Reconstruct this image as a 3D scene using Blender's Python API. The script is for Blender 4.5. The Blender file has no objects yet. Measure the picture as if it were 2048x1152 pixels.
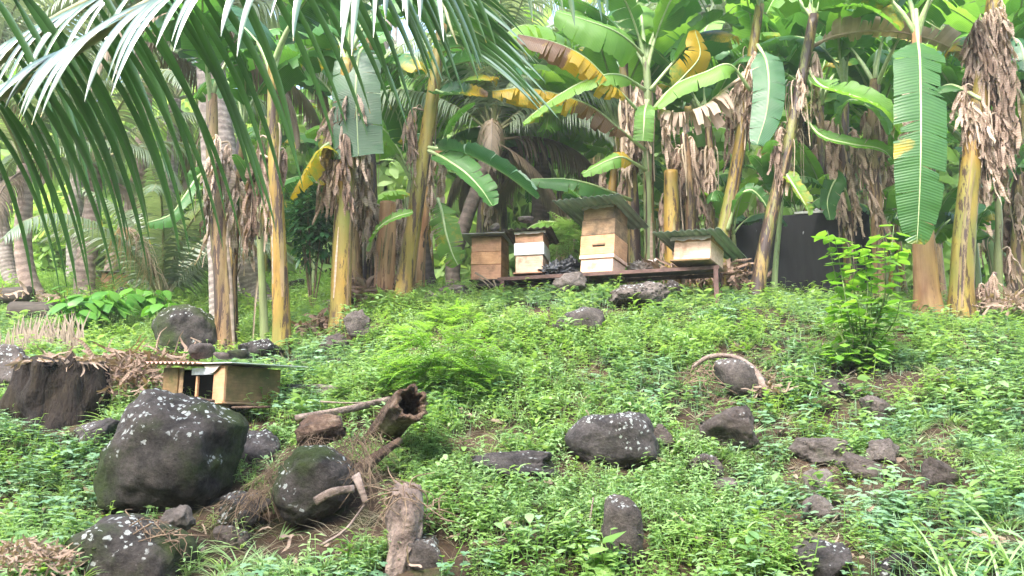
import bpy, math, random
import numpy as np
from mathutils import Vector, Matrix, noise, Euler
rnd = random.Random(7)
sc = bpy.context.scene
R = math.radians
def lerp(a, b, t): return a + (b - a) * t
# ------------------------------------------------------------------ camera, world, sun, exposure
FPX = 1600.0
PITCH = math.atan(244 / FPX)
CAM = Vector((0, 0, 1.5))
cd = bpy.data.cameras.new('camera'); cam = bpy.data.objects.new('camera', cd)
sc.collection.objects.link(cam); sc.camera = cam
cam.location = CAM; cam.rotation_euler = (R(90) + PITCH, 0, 0)
cd.sensor_width = 36; cd.lens = 36 * FPX / 2048; cd.clip_start = .05; cd.clip_end = 500
w = bpy.data.worlds.new('World'); sc.world = w; w.use_nodes = True
nt = w.node_tree
sky = nt.nodes.new('ShaderNodeTexSky'); sky.sky_type = 'NISHITA'; sky.sun_disc = False
SUN_EL, SUN_AZ = 52, 205     # azimuth clockwise from +Y (north)
sky.sun_elevation = R(SUN_EL); sky.sun_rotation = R(SUN_AZ)
sky.air_density = 1.25; sky.dust_density = 3.5; sky.ozone_density = 1.0
nt.links.new(sky.outputs[0], nt.nodes['Background'].inputs[0])
nt.nodes['Background'].inputs[1].default_value = 0.15
sl = bpy.data.lights.new('sun', 'SUN'); sl.energy = 1.3; sl.angle = R(22); sl.color = (1, .98, .95)
so = bpy.data.objects.new('sun', sl); sc.collection.objects.link(so)
so.rotation_euler = (R(90 - SUN_EL), 0, R(180 - SUN_AZ)); so.location = (0, 0, 20)
sc.view_settings.view_transform = 'Standard'; sc.view_settings.look = 'None'
sc.view_settings.exposure = 2.5; sc.view_settings.gamma = 1
sc.cycles.max_bounces = 7; sc.cycles.diffuse_bounces = 4; sc.cycles.transmission_bounces = 4
sc.cycles.transparent_max_bounces = 6; sc.cycles.caustics_reflective = False; sc.cycles.caustics_refractive = False
# ------------------------------------------------------------------ pixel helpers (photo is 2048 x 1152)
Fw = Vector((0, math.cos(PITCH), math.sin(PITCH))); Up = Vector((0, -math.sin(PITCH), math.cos(PITCH)))
def at(px, py, Y):
    d = Fw + Vector((1, 0, 0)) * ((px - 1024) / FPX) + Up * (-(py - 576) / FPX)
    return CAM + d * (Y / d.y)
def pxm(Y): return Y / FPX * 1.0
# ------------------------------------------------------------------ terrain height field
CP = [(-400,1152,3.2),(0,1152,3.3),(500,1152,3.4),(1000,1152,3.4),(1500,1152,3.4),(2048,1152,3.2),(2500,1152,3.2),
 (0,1000,4.0),(340,1040,4.0),(620,1050,4.0),(800,1020,4.0),(1250,1000,4.2),(1700,1000,4.2),(2048,1000,4.0),(2500,1000,4.0),
 (-300,900,4.7),(0,900,4.6),(120,850,5.1),(450,848,5.15),(620,870,5.0),(900,850,5.1),(1250,850,5.2),(1700,850,5.4),(2048,850,5.2),(2500,850,5.2),
 (900,700,6.7),(1250,700,6.6),(1700,700,6.8),(2048,720,6.8),(2500,740,6.8),
 (750,617,8.3),(1000,607,8.4),(1250,603,8.4),(1600,612,8.6),(1900,633,8.4),(2048,651,8.2),(2500,675,8.2),
 (-200,740,6.6),(0,720,7.0),(250,735,6.8),(375,718,7.4),(455,698,7.9),(566,702,7.6),(640,690,7.5),(680,645,8.1),
 (100,640,9.5),(620,640,9.8),(300,604,11.5),(60,602,11),(620,590,13),(400,566,16),(0,566,15),(-400,600,14),(700,575,14)]
ctr = []; zz = []
for px, py, Y in CP:
    p = at(px, py, Y); ctr.append((p.x, p.y)); zz.append(p.z)
for x, y, z in [(-4,1,.3),(0,1,.3),(4,1,.3),(0,-2,.2),(-6,-2,.2),(6,-2,.2),(6,-2,.2),
                (1,11,2.95),(4,11,2.9),(8,11,2.9),(12,9,2.7),(0,14,3.2),(6,15,3.4),(14,15,3.4),
                (-14,12,2.6),(-14,20,4.4),(-6,22,4.9),(0,22,4.8),(8,22,4.9),(18,22,4.9),
                (-20,32,8.5),(0,32,8.2),(20,32,8.5),(-25,45,15),(0,45,15),(25,45,15),(-14,5,1.0),(14,5,1.4)]:
    ctr.append((x, y)); zz.append(z)
ctr = np.array(ctr); zz = np.array(zz); n = len(ctr)
def tps(r2): return 0.5 * r2 * np.log(r2 + 1e-9)
A = np.zeros((n + 3, n + 3)); d2 = ((ctr[:, None] - ctr[None]) ** 2).sum(-1)
A[:n, :n] = tps(d2) + np.eye(n) * .02; A[:n, n] = 1; A[:n, n + 1:] = ctr; A[n, :n] = 1; A[n + 1:, :n] = ctr.T
sol = np.linalg.solve(A, np.concatenate([zz, [0, 0, 0]]))
def hraw(x, y):
    x = np.asarray(x, float); y = np.asarray(y, float)
    r2 = (x[..., None] - ctr[:, 0]) ** 2 + (y[..., None] - ctr[:, 1]) ** 2
    b = .035 * np.sin(x * 2.3 + y * 1.1) * np.sin(y * 2.9 - x) + .02 * np.sin(x * 6.1 + 1) * np.sin(y * 5.3 + 2)
    return tps(r2) @ sol[:n] + sol[n] + x * sol[n + 1] + y * sol[n + 2] + b
GX = np.arange(-32, 32.01, .1); GY = np.arange(-3, 50.01, .1)
HG = np.concatenate([hraw(*np.meshgrid(GX, GY[i:i + 20])) for i in range(0, len(GY), 20)])
def H(x, y):
    i = min(max((y + 3) / .1, 0), len(GY) - 1.001); j = min(max((x + 32) / .1, 0), len(GX) - 1.001)
    a, b = int(i), int(j); u, v = i - a, j - b
    return (HG[a, b] * (1 - u) * (1 - v) + HG[a + 1, b] * u * (1 - v) + HG[a, b + 1] * (1 - u) * v + HG[a + 1, b + 1] * u * v)
def gp(px, py):
    Y = 2.2
    while Y < 40:
        p = at(px, py, Y)
        if p.z <= H(p.x, p.y): return p
        Y += .03
    return at(px, py, 20)
def onground(px, Y, dz=0):
    x = at(px, 700, Y).x; return Vector((x, Y, H(x, Y) + dz))
# ------------------------------------------------------------------ mesh helpers
class MB:
    def __init__(s): s.v = []; s.f = []; s.m = []; s.uv = []; s.w = []
    def vert(s, p, wear=0.0, uv=(0, 0)):
        s.v.append((p[0], p[1], p[2])); s.w.append(wear); s.uv.append(uv); return len(s.v) - 1
    def face(s, idx, m=0): s.f.append(tuple(idx)); s.m.append(m)
    def mesh(s, name, mats, smooth=True, off=None):
        me = bpy.data.meshes.new(name)
        vs = s.v if off is None else [(a - off[0], b - off[1], c - off[2]) for a, b, c in s.v]
        me.from_pydata(vs, [], s.f)
        for m in mats: me.materials.append(m)
        if len(mats) > 1: me.polygons.foreach_set('material_index', s.m)
        me.polygons.foreach_set('use_smooth', [smooth] * len(s.f))
        at_ = me.attributes.new('wear', 'FLOAT', 'POINT'); at_.data.foreach_set('value', s.w)
        ul = me.uv_layers.new(name='UVMap'); li = np.zeros(len(me.loops), dtype=np.int32); me.loops.foreach_get('vertex_index', li)
        uva = np.array(s.uv, dtype=np.float32)[li]; ul.data.foreach_set('uv', uva.ravel())
        me.update(); return me
def link(o, parent=None):
    sc.collection.objects.link(o)
    if parent: o.parent = parent
    return o
def build(mb, name, mats, parent=None, smooth=True, world=True):
    if not isinstance(mats, (list, tuple)): mats = [mats]
    off = None
    if parent is not None and world:
        off = Vector(parent.location); q = parent.parent
        while q: off += Vector(q.location); q = q.parent
    me = mb.mesh(name, mats, smooth, off)
    return link(bpy.data.objects.new(name, me), parent)
def inst(me, name, parent, loc, rot=(0, 0, 0), scale=1):
    o = bpy.data.objects.new(name, me); o.location = loc; o.rotation_euler = rot
    o.scale = (scale,) * 3 if isinstance(scale, (int, float)) else scale
    return link(o, parent)
ALL_LABELS = []
def tag(o, label=None, cat=None, group=None, kind=None):
    if label: o['label'] = label; ALL_LABELS.append(label)
    if cat: o['category'] = cat
    if group: o['group'] = group
    if kind: o['kind'] = kind
    return o
def thing(name, label, cat, loc=(0, 0, 0), rot=(0, 0, 0), group=None):
    o = bpy.data.objects.new(name, None); o.location = loc; o.rotation_euler = rot; o.empty_display_size = .2
    link(o); return tag(o, label, cat, group)
def spline(pts, n):
    pts = [Vector(p) for p in pts]
    if len(pts) == 2: pts = [pts[0], (pts[0] + pts[1]) / 2, pts[1]]
    P = [2 * pts[0] - pts[1]] + pts + [2 * pts[-1] - pts[-2]]; out = []
    m = len(pts) - 1
    for i in range(n + 1):
        t = i / n * m; k = min(int(t), m - 1); u = t - k
        a, b, c, d = P[k], P[k + 1], P[k + 2], P[k + 3]
        out.append(.5 * ((2 * b) + (c - a) * u + (2 * a - 5 * b + 4 * c - d) * u * u + (3 * b - 3 * c + d - a) * u ** 3))
    return out
def tube(mb, pts, rad, seg=8, cap=True, rough=0, m=0, seed=0, hollow=False, flat=1.0, zf=.45, af=1.7):
    """rad: function of t in 0..1 or number"""
    n = len(pts) - 1; rings = []
    ref = Vector((0, 1, 0)) if abs((pts[-1] - pts[0]).normalized().y) < .8 else Vector((1, 0, 0))
    for i, p in enumerate(pts):
        t = i / n; T = (pts[min(i + 1, n)] - pts[max(i - 1, 0)]).normalized()
        s = T.cross(ref).normalized(); u = s.cross(T)
        r = rad(t) if callable(rad) else rad; ring = []
        for k in range(seg):
            a = 2 * math.pi * k / seg; rr = r
            if rough: rr = r * (1 + rough * noise.noise(Vector((math.cos(a) * af + seed, math.sin(a) * af, i * zf + seed))) + (rough * .35 * noise.noise(Vector((math.cos(a) * af * 3, math.sin(a) * af * 3, i * zf * 2 + seed))) if seg > 20 else 0))
            ring.append(mb.vert(p + (s * math.cos(a) + u * math.sin(a) * flat) * rr, 0, (k / seg, t)))
        rings.append(ring)
    for i in range(n):
        for k in range(seg):
            mb.face((rings[i][k], rings[i][(k + 1) % seg], rings[i + 1][(k + 1) % seg], rings[i + 1][k]), m)
    if cap:
        mb.face(rings[0][::-1], m); mb.face(rings[-1], m)
    return rings
def box(mb, x0, x1, y0, y1, z0, z1, m=0, bev=.0):
    b = bev
    if not b:
        vs = [mb.vert((x, y, z), 0, ((x - x0) , (z - z0))) for z in (z0, z1) for y in (y0, y1) for x in (x0, x1)]
        for f in ((0, 2, 3, 1), (4, 5, 7, 6), (0, 1, 5, 4), (2, 6, 7, 3), (0, 4, 6, 2), (1, 3, 7, 5)): mb.face([vs[i] for i in f], m)
        return
    # chamfered box: 24 verts
    X = (x0, x1); Yy = (y0, y1); Z = (z0, z1); idx = {}
    for i in range(2):
        for j in range(2):
            for k in range(2):
                sx, sy, sz = (1 if i == 0 else -1), (1 if j == 0 else -1), (1 if k == 0 else -1)
                idx[i, j, k, 0] = mb.vert((X[i], Yy[j] + sy * b, Z[k] + sz * b)); idx[i, j, k, 1] = mb.vert((X[i] + sx * b, Yy[j], Z[k] + sz * b)); idx[i, j, k, 2] = mb.vert((X[i] + sx * b, Yy[j] + sy * b, Z[k]))
    for i in range(2):
        q = [idx[i, 0, 0, 0], idx[i, 1, 0, 0], idx[i, 1, 1, 0], idx[i, 0, 1, 0]]; mb.face(q[::-1] if i == 0 else q, m)
        q = [idx[0, i, 0, 1], idx[1, i, 0, 1], idx[1, i, 1, 1], idx[0, i, 1, 1]]; mb.face(q if i == 0 else q[::-1], m)
        q = [idx[0, 0, i, 2], idx[1, 0, i, 2], idx[1, 1, i, 2], idx[0, 1, i, 2]]; mb.face(q[::-1] if i == 0 else q, m)
    for i in range(2):
        for j in range(2):
            mb.face((idx[i, j, 0, 0], idx[i, j, 0, 1], idx[i, j, 1, 1], idx[i, j, 1, 0]), m)
            mb.face((idx[i, 0, j, 0], idx[i, 0, j, 2], idx[i, 1, j, 2], idx[i, 1, j, 0]), m)
            mb.face((idx[0, i, j, 1], idx[0, i, j, 2], idx[1, i, j, 2], idx[1, i, j, 1]), m)
    for i in range(2):
        for j in range(2):
            for k in range(2): mb.face((idx[i, j, k, 0], idx[i, j, k, 1], idx[i, j, k, 2]), m)
def ribbon(mb, pts, side, wid, fold=.0, m=0, wear=None, up=None):
    """V-folded strip. side: vector or list; wid: function t -> half width"""
    n = len(pts) - 1; rows = []
    for i, p in enumerate(pts):
        t = i / n; s = side[i] if isinstance(side, list) else side
        T = (pts[min(i + 1, n)] - pts[max(i - 1, 0)])
        T = T.normalized() if T.length > 1e-9 else Vector((0, 0, -1))
        s = (s - T * s.dot(T)); s = s.normalized() if s.length > 1e-6 else Vector((1, 0, 0))
        nrm = s.cross(T); hw = wid(t); we = wear(t) if wear else 0
        rows.append([mb.vert(p - s * hw + nrm * hw * fold, we, (0, t)), mb.vert(p, we, (.5, t)), mb.vert(p + s * hw + nrm * hw * fold, we, (1, t))])
    for i in range(n):
        a, b = rows[i], rows[i + 1]
        mb.face((a[0], a[1], b[1], b[0]), m); mb.face((a[1], a[2], b[2], b[1]), m)
# ------------------------------------------------------------------ materials
def nodes(name):
    m = bpy.data.materials.new(name); m.use_nodes = True; t = m.node_tree
    return m, t, t.nodes['Principled BSDF']
def N(t, typ, **k):
    n_ = t.nodes.new(typ)
    for a, b in k.items():
        if a == 'inp':
            for i, v in b.items(): n_.inputs[i].default_value = v
        else: setattr(n_, a, b)
    return n_
def ramp(t, fac, stops):
    r = N(t, 'ShaderNodeValToRGB'); e = r.color_ramp.elements
    while len(e) < len(stops): e.new(.5)
    for i, (p, c) in enumerate(stops): e[i].position = p; e[i].color = (*c, 1) if len(c) == 3 else c
    t.links.new(fac, r.inputs[0]); return r.outputs[0]
def mix(t, fac, a, b, mode='MIX'):
    x = N(t, 'ShaderNodeMix', data_type='RGBA', blend_type=mode)
    for s, i in ((fac, 0), (a, 6), (b, 7)):
        if hasattr(s, 'is_output'): t.links.new(s, x.inputs[i])
        elif i == 0: x.inputs[0].default_value = s
        else: x.inputs[i].default_value = (*s, 1)
    return x.outputs[2]
def noisetex(t, scale, detail=4, rough=.6, stretch=(1, 1, 1), rand=True, coord='Object', offs=0):
    tc = N(t, 'ShaderNodeTexCoord'); mp = N(t, 'ShaderNodeMapping'); mp.inputs['Scale'].default_value = stretch
    t.links.new(tc.outputs[coord], mp.inputs[0])
    nz = N(t, 'ShaderNodeTexNoise', noise_dimensions='4D', inp={'Scale': scale, 'Detail': detail, 'Roughness': rough})
    t.links.new(mp.outputs[0], nz.inputs['Vector'])
    if rand:
        oi = N(t, 'ShaderNodeObjectInfo'); mu = N(t, 'ShaderNodeMath', operation='MULTIPLY_ADD', inp={1: 13.0, 2: offs})
        t.links.new(oi.outputs['Random'], mu.inputs[0]); t.links.new(mu.outputs[0], nz.inputs['W'])
    return nz.outputs['Fac']
def bump(t, bsdf, h, strength, dist=.01):
    b = N(t, 'ShaderNodeBump', inp={'Strength': strength, 'Distance': dist}); t.links.new(h, b.inputs['Height']); t.links.new(b.outputs[0], bsdf.inputs['Normal'])
def simple(name, c1, c2, scale=6, rough=.8, bmp=.3, stretch=(1, 1, 1), c3=None, spec=.4, dist=.01, coord='Object'):
    m, t, b = nodes(name)
    f = noisetex(t, scale, 6, .65, stretch, coord=coord)
    st = [(.32, c1), (.62, c2)] if c3 is None else [(.3, c1), (.5, c2), (.68, c3)]
    col = ramp(t, f, st)
    f2 = noisetex(t, scale * 4, 4, .6, stretch, offs=3, coord=coord)
    col = mix(t, .5, col, ramp(t, f2, [(.3, (.45, .45, .45)), (.7, (1, 1, 1))]), 'MULTIPLY')
    t.links.new(col, b.inputs['Base Color']); b.inputs['Roughness'].default_value = rough; b.inputs['Specular IOR Level'].default_value = spec
    bump(t, b, f2, bmp, dist); return m
def leafmat(name, c_dark, c_light, trans=.35, rough=.4, spec=.5, yellow=(.55, .36, .03), brown=(.22, .12, .07), veins=0, rim=None):
    """leaf: colour varies per leaf and over the blade; wear 0..1 turns yellow then brown; part of the light passes through"""
    m, t, b = nodes(name)
    oi = N(t, 'ShaderNodeObjectInfo'); f = noisetex(t, 5, 3)
    ad = N(t, 'ShaderNodeMath', operation='MULTIPLY_ADD', inp={1: .55}); t.links.new(oi.outputs['Random'], ad.inputs[0]); 
    sc_ = N(t, 'ShaderNodeMath', operation='MULTIPLY', inp={1: .55}); t.links.new(f, sc_.inputs[0]); t.links.new(sc_.outputs[0], ad.inputs[2])
    col = ramp(t, ad.outputs[0], [(.15, c_dark), (.75, c_light)])
    at_ = N(t, 'ShaderNodeAttribute', attribute_name='wear')
    fn = noisetex(t, 9, 4, .7, offs=5); w1 = N(t, 'ShaderNodeMath', operation='MULTIPLY_ADD', inp={1: .7, 2: -.35}); t.links.new(fn, w1.inputs[0])
    w2 = N(t, 'ShaderNodeMath', operation='ADD'); t.links.new(w1.outputs[0], w2.inputs[0]); t.links.new(at_.outputs['Fac'], w2.inputs[1])
    y = ramp(t, w2.outputs[0], [(.22, (0, 0, 0)), (.42, (1, 1, 1))]); br = ramp(t, w2.outputs[0], [(.6, (0, 0, 0)), (.75, (1, 1, 1))])
    col = mix(t, y, col, yellow); col = mix(t, br, col, brown)
    if veins:
        uvn = N(t, 'ShaderNodeUVMap'); sp = N(t, 'ShaderNodeSeparateXYZ'); t.links.new(uvn.outputs[0], sp.inputs[0])
        mu = N(t, 'ShaderNodeMath', operation='MULTIPLY', inp={1: veins}); t.links.new(sp.outputs[1], mu.inputs[0])
        sn = N(t, 'ShaderNodeMath', operation='SINE'); t.links.new(mu.outputs[0], sn.inputs[0])
        vv = ramp(t, sn.outputs[0], [(.0, (.82, .84, .8)), (.6, (1, 1, 1))])
        col = mix(t, 1.0, col, vv, 'MULTIPLY'); bump(t, b, sn.outputs[0], .35, .004)
    t.links.new(col, b.inputs['Base Color']); b.inputs['Roughness'].default_value = rough; b.inputs['Specular IOR Level'].default_value = spec
    tr = N(t, 'ShaderNodeBsdfTranslucent'); tc = mix(t, 1.0, col, (1.5, 1.45, .7), 'MULTIPLY'); t.links.new(tc, tr.inputs[0])
    ms = N(t, 'ShaderNodeMixShader', inp={0: trans}); t.links.new(b.outputs[0], ms.inputs[1]); t.links.new(tr.outputs[0], ms.inputs[2])
    t.links.new(ms.outputs[0], t.nodes['Material Output'].inputs[0]); return m
M = {}
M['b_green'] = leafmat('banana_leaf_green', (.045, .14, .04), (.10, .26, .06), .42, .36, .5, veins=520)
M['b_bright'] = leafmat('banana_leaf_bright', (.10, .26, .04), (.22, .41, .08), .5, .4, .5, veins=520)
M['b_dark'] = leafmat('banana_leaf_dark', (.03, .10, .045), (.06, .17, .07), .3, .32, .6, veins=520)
M['b_dead'] = leafmat('dead_banana_leaf', (.13, .075, .05), (.54, .41, .34), .2, .8, .2, veins=90)
M['midrib'] = simple('midrib', (.30, .42, .16), (.42, .5, .26), 6, .45, .1)
M['midrib_dead'] = simple('dead_midrib', (.32, .23, .15), (.5, .4, .3), 6, .8, .2)
M['palm_fg'] = leafmat('coconut_leaflet', (.020, .068, .014), (.045, .13, .028), .25, .3, 1.0, veins=0)
for n__ in M['palm_fg'].node_tree.nodes:
    if n__.type == 'BSDF_PRINCIPLED': n__.inputs['Coat Weight'].default_value = 1.0; n__.inputs['Coat Roughness'].default_value = .25; n__.inputs['Coat IOR'].default_value = 1.8
M['palm_bg'] = leafmat('far_coconut_leaflet', (.10, .155, .09), (.26, .32, .23), .38, .4, .8)
M['palm_brown'] = leafmat('dry_coconut_leaflet', (.075, .055, .035), (.22, .17, .12), .2, .6, .4)
M['rachis'] = simple('coconut_rachis', (.20, .22, .10), (.32, .30, .17), 5, .45, .15)
M['rachis_brown'] = simple('old_rachis', (.12, .09, .07), (.24, .18, .13), 5, .5, .2)
M['gc'] = leafmat('groundcover_leaf', (.11, .23, .07), (.31, .46, .20), .38, .4, .75)
M['gc2'] = leafmat('groundcover_leaf_blue', (.085, .205, .10), (.26, .41, .25), .34, .38, .8)
M['gc3'] = leafmat('groundcover_leaf_yellow', (.12, .25, .05), (.27, .42, .13), .42, .42, .6)
M['grass_straw'] = leafmat('straw_blade', (.20, .175, .12), (.38, .34, .25), .2, .7, .3)
M['sap'] = leafmat('sapling_leaf', (.08, .22, .03), (.21, .40, .06), .5, .45, .4)
M['taro'] = leafmat('taro_leaf', (.05, .19, .03), (.14, .33, .05), .4, .4, .5)
M['schef'] = leafmat('dark_bush_leaf', (.02, .085, .03), (.06, .17, .05), .3, .35, .6)
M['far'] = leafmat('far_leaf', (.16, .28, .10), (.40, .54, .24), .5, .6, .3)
M['fern'] = leafmat('feathery_leaf', (.11, .26, .04), (.26, .44, .10), .5, .5, .3)
M['stemgreen'] = simple('green_stalk', (.10, .16, .05), (.22, .30, .10), 8, .6, .1)
M['twig'] = simple('dry_twig', (.06, .038, .026), (.30, .21, .14), 14, .85, .4)
def stemmat(name, a, b_, blot, amt, green=(.22, .25, .07), gr=.5):
    m, t, b = nodes(name)
    f = noisetex(t, 5, 5, .6, (1.5, 1.5, .35)); col = ramp(t, f, [(.35, a), (.62, b_)]); lb = noisetex(t, 3.2, 4, .6, (1.2, 1.2, .5), offs=21); col = mix(t, .8, col, ramp(t, lb, [(.35, (.5, .5, .45)), (.6, (1.1, 1.05, 1))]), 'MULTIPLY')
    g = noisetex(t, 2.2, 3, .5, (1, 1, .6), offs=2); col = mix(t, ramp(t, g, [(.5 - gr * .2, (0, 0, 0)), (.62, (1, 1, 1))]), col, green)
    s = noisetex(t, 26, 3, .6, (1, 1, .06), offs=8); col = mix(t, .55, col, ramp(t, s, [(.3, (.5, .45, .4)), (.65, (1, 1, 1))]), 'MULTIPLY')
    d = noisetex(t, 7, 7, .78, (1.6, 1.6, .2), offs=4); dm = ramp(t, d, [(.60 - amt, (0, 0, 0)), (.64 - amt, (1, 1, 1))])
    col = mix(t, dm, col, blot)
    t.links.new(col, b.inputs['Base Color']); b.inputs['Roughness'].default_value = .5; b.inputs['Specular IOR Level'].default_value = .35
    bump(t, b, s, .35, .006); return m
M['st_yellow'] = stemmat('ochre_pseudostem', (.25, .145, .025), (.38, .245, .055), (.05, .028, .015), .07, (.19, .19, .04))
M['st_pink'] = stemmat('peeled_pseudostem', (.34, .17, .085), (.50, .31, .17), (.12, .05, .025), .02, (.32, .2, .07), .1)
M['st_dark'] = stemmat('blotched_pseudostem', (.20, .13, .04), (.31, .22, .09), (.04, .025, .02), .13, (.15, .17, .045))
M['st_green'] = stemmat('green_pseudostem', (.17, .21, .08), (.28, .33, .15), (.08, .055, .03), .05, (.16, .24, .10))
M['st_brown'] = stemmat('old_brown_pseudostem', (.19, .11, .05), (.34, .22, .13), (.045, .025, .018), .10, (.2, .16, .06))
def trunkmat(name, a, b_):
    m, t, b = nodes(name)
    f = noisetex(t, 6, 5, .65); col = ramp(t, f, [(.3, a), (.65, b_)])
    uvn = N(t, 'ShaderNodeUVMap'); sp = N(t, 'ShaderNodeSeparateXYZ'); t.links.new(uvn.outputs[0], sp.inputs[0])
    fz = N(t, 'ShaderNodeMath', operation='MULTIPLY_ADD', inp={1: .05}); t.links.new(f, fz.inputs[0]); t.links.new(sp.outputs[1], fz.inputs[2])
    mu = N(t, 'ShaderNodeMath', operation='MULTIPLY', inp={1: 190.}); t.links.new(fz.outputs[0], mu.inputs[0])
    sn = N(t, 'ShaderNodeMath', operation='SINE'); t.links.new(mu.outputs[0], sn.inputs[0])
    col = mix(t, .5, col, ramp(t, sn.outputs[0], [(.0, (.45, .42, .4)), (.3, (1, 1, 1))]), 'MULTIPLY')
    f3 = noisetex(t, 16, 6, .75, offs=5); col = mix(t, .8, col, ramp(t, f3, [(.3, (.45, .45, .45)), (.6, (1, 1, 1))]), 'MULTIPLY')
    t.links.new(col, b.inputs['Base Color']); b.inputs['Roughness'].default_value = .85; bump(t, b, sn.outputs[0], .25, .008); return m
M['trunk'] = trunkmat('coconut_trunk', (.22, .18, .16), (.42, .36, .33)); M['trunk_pink'] = trunkmat('pinkish_coconut_trunk', (.30, .20, .16), (.50, .38, .33))
M['trunk_dark'] = trunkmat('dark_coconut_trunk', (.06, .05, .04), (.16, .12, .1))
def rockmat(name, base, light, moss=.5, lichen=.5, hole=False, lscale=26):
    m, t, b = nodes(name)
    f = noisetex(t, 4.5, 9, .74); f2 = noisetex(t, 22, 8, .78, offs=2)
    col = ramp(t, f, [(.36, base), (.62, light)]); col = mix(t, .7, col, ramp(t, f2, [(.32, (.4, .4, .4)), (.62, (1, 1, 1))]), 'MULTIPLY')
    fm = noisetex(t, 2.6, 5, .6, offs=7); mo = ramp(t, fm, [(.62 - moss * .25, (0, 0, 0)), (.70 - moss * .2, (1, 1, 1))])
    col = mix(t, mo, col, mix(t, f2, (.018, .03, .008), (.06, .085, .02)))
    if lichen > 0:
        tc = N(t, 'ShaderNodeTexCoord'); wn = N(t, 'ShaderNodeTexNoise', inp={'Scale': 45.0, 'Detail': 5.0, 'Roughness': .7})
        t.links.new(tc.outputs['Object'], wn.inputs['Vector'])
        ad = N(t, 'ShaderNodeVectorMath', operation='MULTIPLY_ADD', inp={1: (.035, .035, .035)}); t.links.new(wn.outputs['Color'], ad.inputs[0]); t.links.new(tc.outputs['Object'], ad.inputs[2])
        vo = N(t, 'ShaderNodeTexVoronoi', inp={'Scale': float(lscale)}); t.links.new(ad.outputs[0], vo.inputs['Vector'])
        vr = N(t, 'ShaderNodeMath', operation='LESS_THAN'); 
        sepc = N(t, 'ShaderNodeSeparateColor'); t.links.new(vo.outputs['Color'], sepc.inputs[0])
        rr = N(t, 'ShaderNodeMath', operation='MULTIPLY_ADD', inp={1: .55, 2: -.02}); t.links.new(sepc.outputs[0], rr.inputs[0])
        t.links.new(vo.outputs['Distance'], vr.inputs[0]); t.links.new(rr.outputs[0], vr.inputs[1])
        geo = N(t, 'ShaderNodeNewGeometry'); sx = N(t, 'ShaderNodeSeparateXYZ'); t.links.new(geo.outputs['Normal'], sx.inputs[0])
        fl = noisetex(t, 4.2, 3, .55, offs=11)
        a1 = N(t, 'ShaderNodeMath', operation='MULTIPLY_ADD', inp={1: .22}); t.links.new(sx.outputs[2], a1.inputs[0]); t.links.new(fl, a1.inputs[2])
        lm = ramp(t, a1.outputs[0], [(.80 - lichen * .32, (0, 0, 0)), (.84 - lichen * .32, (1, 1, 1))])
        mm = N(t, 'ShaderNodeMath', operation='MULTIPLY'); t.links.new(vr.outputs[0], mm.inputs[0]); t.links.new(lm, mm.inputs[1])
        col = mix(t, mm.outputs[0], col, mix(t, f2, (.24, .26, .25), (.66, .70, .68)))
    t.links.new(col, b.inputs['Base Color']); b.inputs['Roughness'].default_value = .85; b.inputs['Specular IOR Level'].default_value = .3
    h = f2
    if hole:
        tc = N(t, 'ShaderNodeTexCoord'); vo = N(t, 'ShaderNodeTexVoronoi', inp={'Scale': 22.0}); t.links.new(tc.outputs['Object'], vo.inputs['Vector'])
        h = ramp(t, vo.outputs['Distance'], [(.1, (0, 0, 0)), (.42, (1, 1, 1))]); 
        hm = ramp(t, vo.outputs['Distance'], [(.08, (.25, .25, .25)), (.3, (1, 1, 1))]); c2 = mix(t, .8, col, hm, 'MULTIPLY'); t.links.new(c2, b.inputs['Base Color'])
    f9 = noisetex(t, 70, 8, .8, offs=13); f5 = noisetex(t, 9, 9, .75, offs=15)
    a9 = N(t, 'ShaderNodeMath', operation='MULTIPLY_ADD', inp={1: .35}); t.links.new(f9, a9.inputs[0]); t.links.new(h, a9.inputs[2])
    a8 = N(t, 'ShaderNodeMath', operation='MULTIPLY_ADD', inp={1: 1.2}); t.links.new(f5, a8.inputs[0]); t.links.new(a9.outputs[0], a8.inputs[2])
    old = b.inputs['Base Color'].links[0].from_socket; c3 = mix(t, .75, old, ramp(t, f9, [(.36, (.45, .44, .43)), (.6, (1.15, 1.15, 1.15))]), 'MULTIPLY'); t.links.new(c3, b.inputs['Base Color'])
    bump(t, b, a8.outputs[0], 1.0, .03); return m
M['r_moss'] = rockmat('mossy_basalt', (.010, .009, .0085), (.125, .108, .10), .66, .58, lscale=36)
M['r_dark'] = rockmat('dark_basalt', (.024, .022, .023), (.165, .145, .14), .2, .6, lscale=48)
M['r_brown'] = rockmat('brown_stone', (.055, .043, .037), (.20, .165, .148), .1, .12, lscale=50)
M['r_grey'] = rockmat('grey_stone', (.05, .043, .04), (.20, .168, .15), .15, .5, lscale=50)
M['r_hole'] = rockmat('pitted_stone', (.07, .058, .05), (.22, .185, .165), .0, .5, True, lscale=44)
M['r_plain'] = rockmat('plain_fieldstone', (.09, .074, .066), (.28, .24, .215), .1, 0)
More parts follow.
